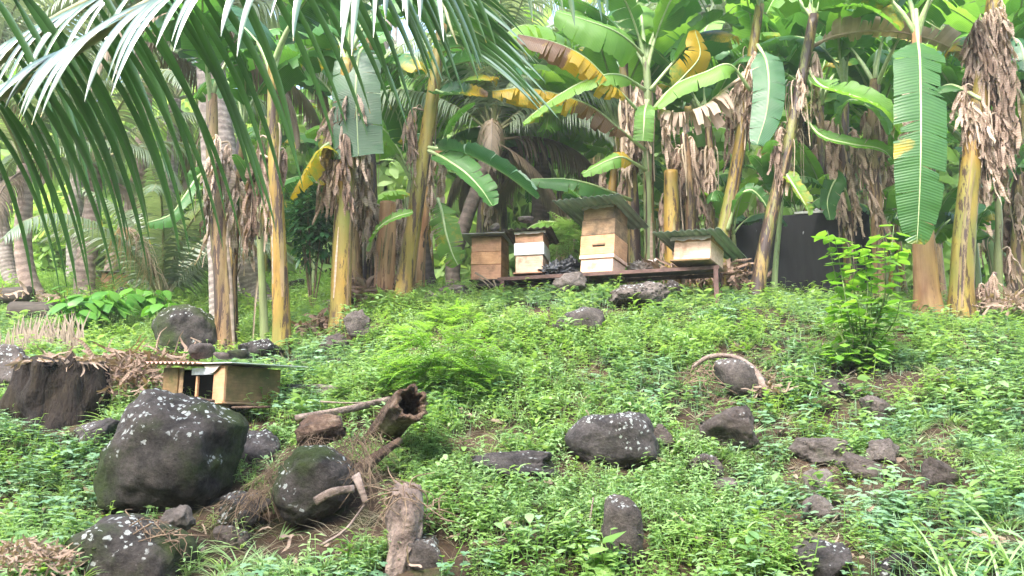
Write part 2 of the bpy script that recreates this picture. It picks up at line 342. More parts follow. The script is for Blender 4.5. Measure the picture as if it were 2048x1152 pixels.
def soil():
    m, t, b = nodes('soil'); f = noisetex(t, 1.4, 8, .65, rand=False); f2 = noisetex(t, 38, 9, .8, rand=False)
    col = ramp(t, f, [(.35, (.035, .026, .02)), (.6, (.10, .07, .05))]); col = mix(t, .7, col, ramp(t, f2, [(.36, (.2, .2, .2)), (.6, (1.3, 1.2, 1.1))]), 'MULTIPLY')
    g = noisetex(t, 3.1, 6, .7, rand=False); col = mix(t, ramp(t, g, [(.52, (0, 0, 0)), (.62, (.6, .6, .6))]), col, mix(t, f2, (.02, .035, .01), (.06, .10, .03)))
    # far ground: short grass, with the clearing's sunlit brightness put into its colour
    tc = N(t, 'ShaderNodeTexCoord'); sp = N(t, 'ShaderNodeSeparateXYZ'); t.links.new(tc.outputs['Object'], sp.inputs[0])
    mr = N(t, 'ShaderNodeMapRange', inp={1: 9.0, 2: 12.0}); t.links.new(sp.outputs[1], mr.inputs[0])
    col = mix(t, mr.outputs[0], col, mix(t, g, (.22, .42, .07), (.38, .58, .15)))
    t.links.new(col, b.inputs['Base Color']); b.inputs['Roughness'].default_value = .95; b.inputs['Specular IOR Level'].default_value = .1; bump(t, b, f2, .8, .03); return m
M['soil'] = soil()
def woodmat(name, a, b_, stain=(.10, .06, .035), amt=.0, axis=(1, 1, 9), grey=None):
    m, t, b = nodes(name); g = noisetex(t, 9, 6, .65, axis); col = ramp(t, g, [(.3, a), (.68, b_)]); lb = noisetex(t, 7, 6, .7, offs=21); col = mix(t, .8, col, ramp(t, lb, [(.3, (.55, .5, .46)), (.58, (1.05, 1.03, 1))]), 'MULTIPLY')
    s = noisetex(t, 5, 5, .7, offs=5); col = mix(t, ramp(t, s, [(.60 - amt, (0, 0, 0)), (.80 - amt, (1, 1, 1))]), col, stain)
    if grey:
        s2 = noisetex(t, 3, 4, .6, offs=9); col = mix(t, ramp(t, s2, [(.45, (0, 0, 0)), (.6, (.8, .8, .8))]), col, grey)
    t.links.new(col, b.inputs['Base Color']); b.inputs['Roughness'].default_value = .7; b.inputs['Specular IOR Level'].default_value = .25; bump(t, b, g, .25, .004); return m
M['w_new'] = woodmat('pale_pine', (.50, .26, .135), (.64, .385, .23), (.26, .13, .07), .05); M['w_cream'] = woodmat('cream_wood', (.62, .40, .29), (.78, .575, .46), (.34, .17, .11), .06)
M['w_white'] = simple('white_painted_wood', (.70, .69, .66), (.84, .84, .82), 8, .5, .08)
M['w_red'] = woodmat('reddish_wood', (.42, .22, .14), (.56, .34, .22), (.14, .07, .045), .08); M['w_stain'] = woodmat('stained_wood', (.27, .17, .095), (.40, .27, .17), (.10, .075, .05), .16)
M['w_grey'] = woodmat('weathered_wood', (.22, .17, .14), (.40, .33, .27), (.12, .09, .07), .1); M['w_ply'] = woodmat('mossy_plywood', (.17, .10, .05), (.30, .195, .105), (.07, .07, .025), .16)
M['w_dark'] = woodmat('dark_plank', (.03, .026, .022), (.09, .075, .06))
M['rust'] = simple('rusty_steel', (.065, .036, .03), (.17, .095, .08), 12, .75, .3)
M['tin_green'] = simple('green_mossy_roof_sheet', (.13, .17, .14), (.27, .33, .27), 5, .5, .2, (1, .3, 1), c3=(.34, .38, .34))
M['tin_red'] = simple('red_brown_roof_sheet', (.30, .13, .10), (.46, .25, .20), 7, .5, .15); M['tin_brown'] = simple('brown_roof_sheet', (.07, .05, .04), (.17, .13, .11), 7, .7, .2)
M['tin'] = simple('zinc_sheet', (.55, .57, .58), (.78, .8, .8), 6, .35, .08, spec=.7); M['tin_dark'] = simple('dull_zinc_sheet', (.22, .22, .23), (.42, .42, .44), 6, .45, .1)
M['plastic'] = simple('clear_plastic_film', (.10, .11, .14), (.6, .62, .66), 8, .15, .5, spec=.8); M['bag'] = simple('black_plastic', (.012, .014, .018), (.05, .055, .065), 8, .32, .8, dist=.03, spec=.7)
M['shade_in'] = simple('hive_inside_shade', (.006, .005, .005), (.015, .012, .01), 5, .9, .1); M['cloth'] = simple('old_cloth', (.40, .33, .29), (.64, .57, .52), 8, .9, .3)  # hive inside: near-black colour stands in for the shade in there
M['log'] = simple('rotten_log', (.022, .014, .010), (.10, .06, .040), 9, .9, 1.0, (1, 1, 1), c3=(.25, .18, .13), dist=.03)
M['log_pale'] = simple('pale_dead_wood', (.05, .034, .028), (.24, .18, .15), 10, .9, 1.0, c3=(.36, .29, .25), dist=.02)
M['stump'] = simple('rotten_stump', (.005, .004, .003), (.022, .015, .011), 5, .95, 1.0, (2, 2, .6), c3=(.05, .038, .022), dist=.05)
def wallmat():
    m, t, b = nodes('blackened_concrete'); f = noisetex(t, 2.2, 7, .65, (1, 1, .6)); col = ramp(t, f, [(.32, (.003, .003, .005)), (.62, (.009, .009, .013)), (.85, (.04, .04, .045))])
    s = noisetex(t, 7, 6, .75, (1, 1, .35), offs=4); v_ = noisetex(t, 9, 5, .7, (1, 1, .12), offs=7); col = mix(t, ramp(t, v_, [(.45, (0, 0, 0)), (.75, (.6, .6, .6))]), col, (.03, .032, .034)); col = mix(t, ramp(t, s, [(.66, (0, 0, 0)), (.69, (1, 1, 1))]), col, (.4, .4, .42))
    t.links.new(col, b.inputs['Base Color']); b.inputs['Roughness'].default_value = .7; bump(t, b, s, .3, .01); return m
M['wall'] = wallmat(); M['conc'] = simple('pale_concrete', (.40, .40, .39), (.66, .66, .64), 7, .85, .2)
# ------------------------------------------------------------------ ground
mb = MB()
xs = [-32, -26, -21, -17, -14, -11.5, -9.5, -8]; xs += [-7 + i * .1 for i in range(141)]; xs += [8, 9.5, 11.5, 14, 17, 21, 26, 32]
ys = [-3, -2, -1, 0, 1, 1.6]; ys += [2 + i * .09 for i in range(90)]; y = ys[-1]
while y < 50: y += .15 + (y - 10) * .03; ys.append(min(y, 50))
for yy in ys:
    for xx in xs:
        z = H(xx, yy)
        if 2 < yy < 11 and -7 <= xx <= 7: z += .035 * noise.fractal(Vector((xx * 3, yy * 3, 0)), 1, 2, 4)
        mb.vert((xx, yy, z))
nx = len(xs)
for i in range(len(ys) - 1):
    for j in range(nx - 1): a = i * nx + j; mb.face((a, a + 1, a + nx + 1, a + nx))
g = build(mb, 'ground', M['soil']); tag(g, kind='structure')
# ------------------------------------------------------------------ rocks
ico = bpy.data.meshes.new('tmp'); import bmesh
def icos(sub):
    bm = bmesh.new(); bmesh.ops.create_icosphere(bm, subdivisions=sub, radius=1)
    v = [x.co.copy() for x in bm.verts]; f = [[q.index for q in p.verts] for p in bm.faces]; bm.free(); return v, f
ICO = {s: icos(s) for s in (2, 3, 4, 5)}
FOOT = []    # rock footprints that keep the plants out
def rock_mesh(mb, c, rx, ry, rz, seed=0, sub=4, rough=.10, cuts=5, outline=None, blocky=.75, tilt=0):
    V, F = ICO[sub]; r_ = random.Random(seed)
    planes = []
    for k in range(cuts):
        nn = Vector((r_.gauss(0, 1), r_.gauss(0, 1), r_.gauss(0, 1))).normalized(); planes.append((nn, r_.uniform(.55, .85)))
    b0 = len(mb.v); ang = []
    if outline:
        tab = []
        for q in range(180):
            th = q * math.pi / 90; dx, dz = math.cos(th), math.sin(th); best = .05
            for i in range(len(outline)):
                (ax, az), (bx, bz) = outline[i], outline[(i + 1) % len(outline)]; ex, ez = bx - ax, bz - az; den = dx * ez - dz * ex
                if abs(den) < 1e-9: continue
                tt = (ax * ez - az * ex) / den; uu = (ax * dz - az * dx) / den
                if tt > 0 and -1e-6 <= uu <= 1 + 1e-6: best = max(best, tt)
            tab.append(best)
        tab = [sum(tab[(q + j) % 180] for j in (-4, -3, -2, -1, 0, 1, 2, 3, 4)) / 9 for q in range(180)]
    for v in V:
        if outline:
            h = math.hypot(v.x, v.z); th = math.atan2(v.z, v.x) % (2 * math.pi); rr = 1
            q = th * 90 / math.pi; rr = lerp(tab[int(q) % 180], tab[(int(q) + 1) % 180], q - int(q))
            hb = h ** .72 if h > 1e-6 else 0; k = hb / h if h > 1e-6 else 1
            p = Vector((v.x * k * rr, math.copysign(abs(v.y) ** .8, v.y), v.z * k * rr))
        else:
            p = Vector([math.copysign(abs(q) ** blocky, q) for q in v])
            for nn, dd in planes:
                e = p.dot(nn) - dd
                if e > 0: p -= nn * e * .92
        sd = Vector((seed * 3.1, seed * 1.7, 0))
        d = 1 + rough * (noise.noise(p * 1.3 + sd) + .5 * noise.noise(p * 2.9 + sd) + .32 * noise.noise(p * 6 + sd) + .22 * abs(noise.noise(p * 11 + sd)) + .14 * noise.noise(p * 22 + sd))
        p = p * d
        if outline: q = Vector((p.x * rx, p.y * ry, p.z * rx))
        else:
            q = Vector((p.x * rx, p.y * ry, p.z * rz))
            if tilt: q = Matrix.Rotation(tilt, 3, 'Y') @ q
        mb.vert(c + q)
    for f in F: mb.face([b0 + i for i in f])
def rock(x0, y0, x1, y1, label, mat='r_brown', seed=1, Y=None, depth=.8, outline=None, sub=5, rough=.24, cuts=9, foot=True, cat='rock', name='rock', tilt=0, back=.45):
    cx, cy = (x0 + x1) / 2, (y0 + y1) / 2
    if Y is None: Y = gp(cx, min(y1, 1150)).y
    k = Y / FPX; rx = (x1 - x0) / 2 * k; rz = (y1 - y0) / 2 * k; ry = depth * rx
    Yc = Y + ry * back; k = Yc / FPX
    c = at(cx, cy, Yc); rx = (x1 - x0) / 2 * k; rz = (y1 - y0) / 2 * k
    mb = MB()
    if outline:
        ol = [((px - cx) * k / rx * .95, -(py - cy) * k / rx * .97) for px, py in outline]
        rock_mesh(mb, c, rx, ry, rx, seed, sub, rough * .75, 0, ol)
    else: rock_mesh(mb, c, rx * 1.06, ry * 1.05, rz * 1.1, seed, sub, rough, cuts, tilt=tilt)
    o = bpy.data.objects.new(name, mb.mesh(name, [M[mat]], True, c)); o.location = c; link(o)
    if name == 'rock' or name == 'boulder': pass
    tag(o, label, cat); 
    if foot: FOOT.append((c.x, c.y, rx * (.92 if rx > .2 else .72), ry * (.9 if rx > .2 else .7)))
    return o
rock(206, 785, 492, 1040, 'huge dark mossy boulder with white lichen patches in front of the low hive', 'r_moss', 3, 4.05, .8,
     [(290, 786), (345, 790), (420, 815), (482, 838), (486, 858), (470, 885), (472, 930), (458, 985), (425, 1015), (340, 1036), (256, 1024), (226, 998), (222, 945), (236, 895), (254, 845), (274, 800)], 5, .22, name='boulder', cat='boulder')
rock(552, 893, 712, 1047, 'rounded dark mossy boulder under the pile of roots and rotten bark', 'r_moss', 5, 3.95, .9,
     [(600, 896), (660, 898), (700, 920), (712, 960), (700, 1000), (660, 1030), (610, 1046), (570, 1030), (553, 985), (560, 930)], 5, .18, name='boulder', cat='boulder')
rock(140, 1038, 378, 1200, 'flat-topped mossy boulder with white spots at the bottom left edge', 'r_moss', 7, 3.45, .8,
     [(200, 1042), (260, 1040), (330, 1060), (372, 1085), (378, 1130), (360, 1190), (260, 1200), (150, 1190), (142, 1120), (165, 1070)], 5, .2, name='boulder', cat='boulder')
rock(305, 608, 442, 722, 'large dark rounded boulder behind the low hive, beside the banana stem', 'r_moss', 9, 7.5, .8,
     [(335, 615), (375, 609), (410, 620), (436, 650), (441, 690), (435, 720), (370, 722), (318, 715), (310, 680), (306, 645)], 5, .2, name='boulder', cat='boulder')
rock(1126, 826, 1322, 942, 'broad brown boulder with a white lichen crust in the middle of the slope', 'r_dark', 11, None, .7,
     [(1172, 831), (1220, 826), (1285, 824), (1308, 850), (1318, 885), (1322, 910), (1300, 930), (1240, 941), (1180, 935), (1130, 905), (1128, 880), (1150, 850)], 5, .22, name='boulder', cat='boulder')
rock(1202, 995, 1286, 1130, 'tall upright grey stone standing below the broad brown boulder', 'r_grey', 13, None, .8,
     [(1212, 998), (1258, 997), (1280, 1030), (1285, 1070), (1280, 1130), (1240, 1135), (1205, 1130), (1203, 1060)], 4, .25)
rock(1092, 612, 1212, 676, 'slanted stone with white lichen spots just below the black bags', 'r_grey', 15, None, .7,
     [(1170, 613), (1200, 618), (1210, 640), (1200, 668), (1150, 675), (1095, 668), (1100, 650), (1130, 628)], 4, .2)
rock(1218, 568, 1334, 622, 'pitted grey stone below the tallest hive', 'r_hole', 17, None, .7, None, 5, .25, 4)
rock(1415, 716, 1532, 800, 'rounded brown stone framed by a bent dry branch', 'r_grey', 19, None, .8,
     [(1430, 722), (1465, 716), (1505, 735), (1530, 765), (1530, 792), (1480, 800), (1445, 790), (1435, 755)], 4, .2)
rock(1395, 815, 1500, 905, 'brown rounded stone in shade below the branch-framed stone', 'r_brown', 21)
rock(955, 908, 1126, 968, 'long low dark stone left of the broad brown boulder', 'r_dark', 23, None, .5)
rock(1590, 878, 1694, 932, 'flat tan stone overhanging the bank on the right', 'r_plain', 25, None, .8, None, 5, .25, 6)
rock(1612, 935, 1668, 1002, 'narrow tan stone under the flat overhanging stone', 'r_plain', 27)
rock(1610, 998, 1672, 1048, 'small triangular tan stone below the narrow one', 'r_plain', 29)
rock(1685, 915, 1785, 962, 'long slanting tan stone above a dark hollow', 'r_brown', 31, None, .5, None, 5, .2, 7, tilt=R(20))
rock(1738, 884, 1804, 932, 'small split tan stone at the upper right of the bank stones', 'r_plain', 33)
rock(1836, 928, 1914, 982, 'rightmost bank stone, a slanting dark brown slab', 'r_brown', 35, None, .5, None, 5, .2, 7, tilt=R(28))
rock(1588, 1092, 1724, 1190, 'dark rounded stone at the bottom edge, larger of the pair on the right', 'r_dark', 37, 3.3, .8)
rock(1765, 1120, 1842, 1190, 'dark rounded stone at the bottom edge, smaller of the pair on the right', 'r_dark', 39, 3.25, .8)
rock(1875, 1068, 1975, 1150, 'brown stone half hidden by tall grass in the bottom right corner', 'r_brown', 41, 3.6, .8)
rock(1720, 795, 1790, 850, 'low brown stone in the bare soil patch below the sapling', 'r_brown', 43)
rock(1380, 912, 1440, 962, 'small brown stone half buried right of the broad boulder', 'r_brown', 45)
rock(1300, 855, 1350, 905, 'little brown stone buried in leaves beside the broad boulder', 'r_brown', 46)
rock(436, 992, 528, 1056, 'smooth grey stone between the two mossy boulders', 'r_dark', 47, 3.9, .8)
rock(428, 1052, 505, 1108, 'brown stone below the smooth grey stone', 'r_brown', 49, 3.8, .8)
rock(326, 1014, 388, 1070, 'small purplish stone at the foot of the huge boulder', 'r_plain', 51, 3.65, .8)
rock(798, 1078, 900, 1180, 'angular grey stone beside the dead upright stump', 'r_grey', 53, 3.55, .8, None, 5, .2, 7)
rock(150, 842, 238, 900, 'dark stone with white flecks left of the huge boulder', 'r_dark', 55, 4.7, .8, tilt=R(-25))
rock(470, 862, 560, 960, 'dark lichened stone half hidden behind the huge boulder', 'r_dark', 57, 4.6, .8)
rock(-60, 700, 80, 800, 'grey lichened boulder left of the rotten stump', 'r_grey', 59, 5.9, .8)
rock(472, 678, 556, 726, 'black stone with white lichen between the banana stems', 'r_dark', 61, 6.9, .8)
rock(688, 622, 742, 684, 'upright grey-brown stone right of the leaf-skirted banana stem', 'r_plain', 63, None, .7)
rock(632, 672, 692, 712, 'dark leaning stone below the leaf-skirted banana stem', 'r_brown', 65, None, .7)
rock(570, 768, 0 + 690, 800, 'low pale stone in the weeds right of the low hive', 'r_plain', 67, None, .5)
rock(1108, 545, 1168, 586, 'pale flat-faced stone in front of the black bags', 'r_plain', 69, 8.25, .7)
rock(882, 570, 945, 594, 'grey stone under the dark low plank', 'r_plain', 71, 8.5, .7)
rock(848, 584, 882, 606, 'small grey stone left of the low plank', 'r_plain', 73, 8.3, .7)
rock(575, 556, 612, 580, 'small black rock out on the far grass', 'r_dark', 75, 13.5, .7, foot=False)
rock(230, 575, 268, 600, 'black rounded stone right of the far hives', 'r_dark', 76, 11.2, .7, foot=False)
rock(400, 720, 470, 738, 'low stone under the shrub leaves beside the big rear boulder', 'r_dark', 77, 7.0, .7)
rock(1330, 562, 1372, 590, 'dark stone in shade under the hive platform', 'r_dark', 79, 9.0, .7)
rock(925, 985, 968, 1012, 'small purple-brown stone in leaves left of the upright stone', 'r_brown', 81)
rock(1005, 1085, 1110, 1140, 'bare earth clod among leaves near the bottom centre', 'r_brown', 83, 3.65, .7, cat='clod')
rock(1425, 955, 1470, 985, 'tiny grey stone below the half buried one', 'r_plain', 84)
rock(1640, 760, 1700, 800, 'brown earth lump under the sapling', 'r_brown', 85, None, .7, cat='clod')
rock(600, 585, 640, 602, 'low dark stone at the far edge of the grass', 'r_dark', 87, 12.4, .7, foot=False)
rock(650, 598, 690, 622, 'pale stone behind the leaf-skirted banana stem', 'r_plain', 89, 9.8, .7)
# ------------------------------------------------------------------ hives and their platform
def corrugated(mb, w_, d_, pitch=.076, amp=.009, th=.002, x0=0, y0=0):
    n_ = int(w_ / pitch * 8); rows = {}
    for s in (0, 1):
        for j in range(5):
            for i in range(n_ + 1):
                x = x0 + w_ * i / n_; y = y0 + d_ * j / 4
                z = amp * math.sin(2 * math.pi * (x - x0) / pitch) + (th if s else 0) + .004 * noise.noise(Vector((x * 4, y * 4, 2)))
                rows[s, j, i] = mb.vert((x, y, z))
    for j in range(4):
        for i in range(n_):
            mb.face((rows[1, j, i], rows[1, j, i + 1], rows[1, j + 1, i + 1], rows[1, j + 1, i]))
            mb.face((rows[0, j, i], rows[0, j + 1, i], rows[0, j + 1, i + 1], rows[0, j, i + 1]))
    for j in (0, 4):
        for i in range(n_): mb.face((rows[0, j, i], rows[0, j, i + 1], rows[1, j, i + 1], rows[1, j, i]))
    for i in (0, n_):
        for j in range(4): mb.face((rows[0, j, i], rows[0, j + 1, i], rows[1, j + 1, i], rows[1, j, i]))
def wavy_cloth(mb, x0, x1, ztop, drop, y, seed=0):
    n_ = 14; rows = []
    for j in range(4):
        row = []
        for i in range(n_ + 1):
            x = lerp(x0, x1, i / n_); q = noise.noise(Vector((x * 14, seed, 0)))
            row.append(mb.vert((x, y - .006 - .012 * j / 3 - .012 * q * j / 3, ztop - drop * (j / 3) * (.75 + .6 * q))))
        rows.append(row)
    for j in range(3):
        for i in range(n_): mb.face((rows[j][i], rows[j][i + 1], rows[j + 1][i + 1], rows[j + 1][i]))
def hive(label, base, yaw, tx, ty, W, L, boxes, roof, floor_mat='w_grey', floor_h=.022, hand=None, cloth=None, lip=.03):
    """local frame: +x along the front, front face at y=0, z up"""
    h = thing('beehive', label, 'beehive', base, (tx, ty, yaw), 'beehives on the steel platform' if 'far' not in label else 'far hives')
    m = MB(); box(m, -.012, W + .012, -lip, L + .01, 0, floor_h, bev=.003); build(m, 'bottom_board', M[floor_mat], h, False, False)
    z = floor_h + .002
    for i, (bh, mat, ins) in enumerate(boxes):
        m = MB(); box(m, ins, W - ins, ins, L - ins, z, z + bh, bev=.004)
        o = build(m, 'hive_box', M[mat], h, False, False)
        if hand == i:
            q = MB(); box(q, W * .36, W * .74, -.012, ins - .001, z + bh * .46, z + bh * .56, bev=.002); build(q, 'hand_hold', M['w_stain'], o, False, False)
            q = MB(); box(q, W * .37, W * .73, -.004, ins - .0005, z + bh * .40, z + bh * .455); build(q, 'hand_slot_shade', M['shade_in'], o, False, False)  # dark plate on the front, the slot's shade given as colour
        z += bh + .003
    m = MB(); box(m, -.008, W + .008, -.008, L + .008, z, z + .012, bev=.002); build(m, 'inner_cover', M['w_stain'], h, False, False); z += .014
    if cloth:
        m = MB(); wavy_cloth(m, cloth[0] * W, cloth[1] * W, z - .004, cloth[2], -.01, cloth[3]); build(m, 'cover_cloth', M['cloth' if cloth[3] != 3 else 'plastic'], h, True, False)
    rw, rd, fx, fy, rt, rmat, corr = roof
    m = MB()
    if corr: corrugated(m, rw, rd, x0=0, y0=0)
    else: box(m, 0, rw, 0, rd, 0, .006)
    o = build(m, 'roof_sheet', M[rmat], h, corr, False); o.location = (-fx, -fy, z + .012 + max(0, rt) * 0); o.rotation_euler = (-rt, 0, 0)
    return h
# platform frame
def local(base, yaw, p): return Vector(base) + Matrix.Rotation(yaw, 3, 'Z') @ Vector(p)
PL = at(1003, 553, 8.85); PR = at(1432, 528, 8.1); PL.z = PR.z = (PL.z + PR.z) / 2
vx = (PR - PL); plen = vx.length; pyaw = math.atan2(vx.y, vx.x)
pf = thing('hive_platform', 'rusty steel frame platform carrying the row of hives on top of the mound', 'platform', PL, (0, 0, pyaw))
for y_, nm in ((0, 'rail'), (.5, 'rail')):
    m = MB(); box(m, -.05, plen + .03, y_, y_ + .05, -.05, -.012, bev=.002); build(m, nm, M['rust'], pf, False, False)
for x_ in (-.02, plen * .5, plen - .04):
    m = MB(); box(m, x_, x_ + .045, .052, .498, -.05, -.012, bev=.002); build(m, 'cross_bar', M['rust'], pf, False, False)
for k in range(4):
    m = MB(); box(m, .03, plen - .05, .055 + k * .112, .16 + k * .112, -.011, .0, bev=.002); o = build(m, 'deck_board', M['w_dark'], pf, False, False)
for x_, y_ in ((-.02, 0), (plen - .03, -.002), (-.02, .5), (plen - .03, .5)):
    g_ = local(PL, pyaw, (x_, y_, 0)); gz = H(g_.x, g_.y) - .1 - PL.z
    m = MB(); box(m, x_, x_ + .048, y_ - .001, y_ + .046, gz, -.0515, bev=.003); build(m, 'leg', M['rust'], pf, False, False)
HY = R(-29)
def pbase(px, py, Y): return at(px, py, Y)
b3 = pbase(1157, 552, 8.72)
hive('tallest beehive with green corrugated roof, dark upper box and bright lower box', b3, HY, R(-6), R(1.8), .405, .40,
     [(.165, 'w_cream', .012), (.045, 'w_cream', -.004), (.22, 'w_new', 0), (.18, 'w_stain', .004), (.14, 'w_stain', .012)], (.80, 1.0, .26, .26, R(4), 'tin_green', True), 'w_ply', .02, 2, (0.02, .95, .05, 1), .07)
b4 = pbase(1345, 525, 8.25)
hive('low single-box beehive with green corrugated roof at the right end of the platform', b4, R(-33), R(-6.5), R(3.5), .405, .42,
     [(.20, 'w_cream', .004), (.035, 'w_new', .010)], (.74, .90, .18, .17, R(4), 'tin_green', True), 'w_ply', .02, None, (-.08, 1.0, .06, 2), .05)
b2 = pbase(1029, 549, 8.95)
hive('narrow beehive with one white box in the middle under a dark corrugated roof', b2, R(-12), R(-3), R(-.5), .335, .42,
     [(.20, 'w_cream', .01), (.145, 'w_white', -.006), (.115, 'w_red', .005)], (.56, .62, .12, .08, R(3), 'tin_brown', True), 'w_red', .015, None, (0, 1.08, .045, 4), .03)
b1 = pbase(941, 562, 9.25)
hive('leftmost beehive of three plain wooden boxes under a flat dark metal sheet', b1, R(-12), 0, R(.6), .365, .42,
     [(.175, 'w_red', .002), (.15, 'w_new', 0), (.17, 'w_red', .003)], (.58, .60, .13, .1, R(3), 'tin_dark', False), 'w_dark', .012)
def topstone(px, py, Y, rx, rz, label, mat='r_plain', seed=91, name='rock'):
    c = at(px, py, Y); m = MB(); rock_mesh(m, c, rx, rx * .8, rz, seed, 3, .15, 5)
    o = bpy.data.objects.new(name, m.mesh(name, [M[mat]], True, c)); o.location = c; link(o); return tag(o, label, 'rock')
topstone(990, 455, 9.5, .062, .055, 'pointed brown stone weighing down the flat metal roof', seed=93)
topstone(1052, 439, 9.2, .10, .04, 'flat round stone on the dark corrugated roof of the narrow hive', seed=95)
# low plank bench on the left end
m = MB(); p = at(866, 572, 8.9); o = None
box(m, 0, .75, 0, .3, -.03, 0, bev=.003); o = build(m, 'plank', M['w_dark'], None, False, False); o.location = p; o.rotation_euler = (0, R(-1), R(-8)); tag(o, 'dark low plank at the left end of the hive platform', 'plank')
m = MB(); tube(m, spline([at(1060, 575, 8.9), at(1100, 578, 8.9), at(1165, 572, 9.0)], 6), .05, 8, rough=.3); o = build(m, 'log', M['log']); tag(o, 'rotten brown log lying in shade under the hive platform', 'log')
for k, (a_, b_) in enumerate([((950, 545), (1003, 588)), ((958, 556), (990, 590)), ((986, 560), (996, 590))]):
    m = MB(); ribbon(m, spline([at(*a_, 8.75), at((a_[0] + b_[0]) / 2, (a_[1] + b_[1]) / 2 - 5, 8.72), at(*b_, 8.7)], 6), Vector((0, .3, 1)), lambda t: .012 * (1.1 - t), .3)
    tag(build(m, 'dry_stalk', M['palm_brown']), ['longest dry brown stalk slanting across the base of the leftmost hive', 'shorter dry stalk below the longest one at the leftmost hive', 'short steep dry stalk nearest the platform leg'][k], 'stalk')
# black bags and rubbish heap
def crumple(c, rx, ry, rz, seed, mat, label, name, cat, sub=4, amp=.35, fr=2.2):
    V, F = ICO[sub]; m = MB()
    for v in V:
        nz = 1 + amp * (abs(noise.noise(v * fr + Vector((seed, 0, 0)))) * 2 - .6 + .5 * abs(noise.noise(v * fr * 2.7 + Vector((0, seed, 0)))))
        m.vert(c + Vector((v.x * rx, v.y * ry, v.z * rz)) * nz)
    for f in F: m.face(f)
    return tag(build(m, name, M[mat], None, True), label, cat)
crumple(at(1112, 545, 8.95), .19, .16, .10, 3, 'bag', 'crumpled black plastic bag heaped between the narrow and the tallest hive', 'plastic_bag', 'plastic bag', 5, .5, 3.5)
crumple(at(1140, 528, 9.15), .10, .12, .07, 5, 'bag', 'small black plastic bag lying on top of the larger one', 'plastic_bag', 'plastic bag', 4, .5, 3.5)
crumple(at(1286, 538, 9.3), .17, .15, .085, 8, 'cloth', 'pile of brown dead leaf scraps behind the platform rail', 'leaf_pile', 'leaf pile', 5, .6, 5)
# front nuc hive
nb = at(446, 803, 5.05)
nh = thing('nucleus_hive', 'low wooden box hive with an open dark doorway on the left slope', 'beehive', nb, (0, R(1), R(60)))
# local axes: right panel runs along +x (from the near corner), left end runs along +y
NW, NL, NH = .47, .60, .225
def hb(*a, mat='w_ply', name='side_panel', bev=.003):
    m = MB(); box(m, *a, bev=bev); return build(m, name, M[mat], nh, False, False)
hb(0.021, NW, 0, .018, 0, NH, mat='w_ply'); hb(0.021, NW, NL - .018, NL, 0, NH, mat='w_grey'); hb(NW - .018, NW - .0005, .0185, NL - .0185, 0, NH, mat='w_ply')
hb(0, .0205, .0, .105, 0, NH, mat='w_new', name='door_post'); hb(.002, .0205, NL - .15, NL, 0, NH, mat='w_ply', name='end_panel')
hb(.012, .0205, NL - .19, NL - .1505, 0, NH - .004, mat='w_stain', name='end_panel'); hb(.001, .0205, .255, .272, 0.012, .165, mat='w_new', name='door_slat')
hb(.021, NW - .0185, .0185, NL - .0185, 0.002, .014, mat='shade_in', name='floor_board'); hb(-.012, .0205, -.002, .30, -.014, -.0005, mat='w_new', name='landing_board')  # floor board takes the painted inside shade
hb(.0205, NW + .004, -.004, NL, -.016, -.0005, mat='w_stain', name='bottom_board')
hb(.14, .15, .0185, NL - .019, .0145, NH - .01, mat='shade_in', name='shade_divider')  # near-black panel paints the shade seen through the doorway
m = MB(); wavy = []
for j in range(5):
    row = []
    for i in range(11):
        yy = .10 + .21 * i / 10; row.append(m.vert((-.004 - .012 * abs(noise.noise(Vector((i * .8, j, 3)))), yy, .215 - .011 * j + .006 * noise.noise(Vector((i, j, 1))))))
    wavy.append(row)
for j in range(4):
    for i in range(10): m.face((wavy[j][i], wavy[j][i + 1], wavy[j + 1][i + 1], wavy[j + 1][i]))
build(m, 'plastic_strip', M['plastic'], nh, True, False)
m = MB(); rows = []
for j in range(4):
    row = []
    for i in range(9):
        yy = .02 + .17 * i / 8; dr = .05 * math.sin(math.pi * i / 8) ** 1.5 * j / 3; row.append(m.vert((-.006 - .01 * j / 3, yy, NH + .004 - dr)))
    rows.append(row)
for j in range(3):
    for i in range(8): m.face((rows[j][i], rows[j][i + 1], rows[j + 1][i + 1], rows[j + 1][i]))
build(m, 'cover_cloth', M['cloth'], nh, True, False)
m = MB(); corrugated(m, .52, .62, .045, .008); o = build(m, 'roof_sheet', M['tin_red'], nh, True, False); o.location = (-.075, .70, NH + .032); o.rotation_euler = (R(1), R(2), R(-90)); 
m = MB(); box(m, -.06, .60, -.09, .36, 0, .005); o = build(m, 'roof_sheet', M['tin'], nh, False, False); o.location = (.03, .0, NH + .014); o.rotation_euler = (R(.5), R(-1.2), 0)
for (x_, y_) in ((.06, .06), (NW - .08, .05), (.06, NL - .08), (NW - .08, NL - .08)):
    g_ = local(nb, R(60), (x_, y_, 0)); hb(x_, x_ + .04, y_, y_ + .04, H(g_.x, g_.y) - .1 - nb.z, -.017, mat='w_grey', name='leg')
m = MB(); tube(m, spline([at(465, 815, 5.02), at(540, 814, 4.95)], 4), .009, 7, rough=.3); tag(build(m, 'stick', M['log']), 'dark stick lying in the leaves just under the low box hive', 'stick')
m = MB(); tube(m, spline([at(385, 797, 4.93), at(428, 803, 4.9)], 4), .012, 7, rough=.3); tag(build(m, 'stick', M['log']), 'thick short stick under the doorway of the low box hive', 'stick')
topstone(403, 703, 5.2, .08, .055, 'round brown stone on the red corrugated roof of the low hive', 'r_brown', 97)
topstone(447, 711, 5.15, .066, .026, 'flat dark stone in the middle of the low hive roof', 'r_brown', 99)
topstone(478, 707, 5.1, .070, .036, 'mossy ochre-topped stone on the right of the low hive roof', 'r_moss', 101)
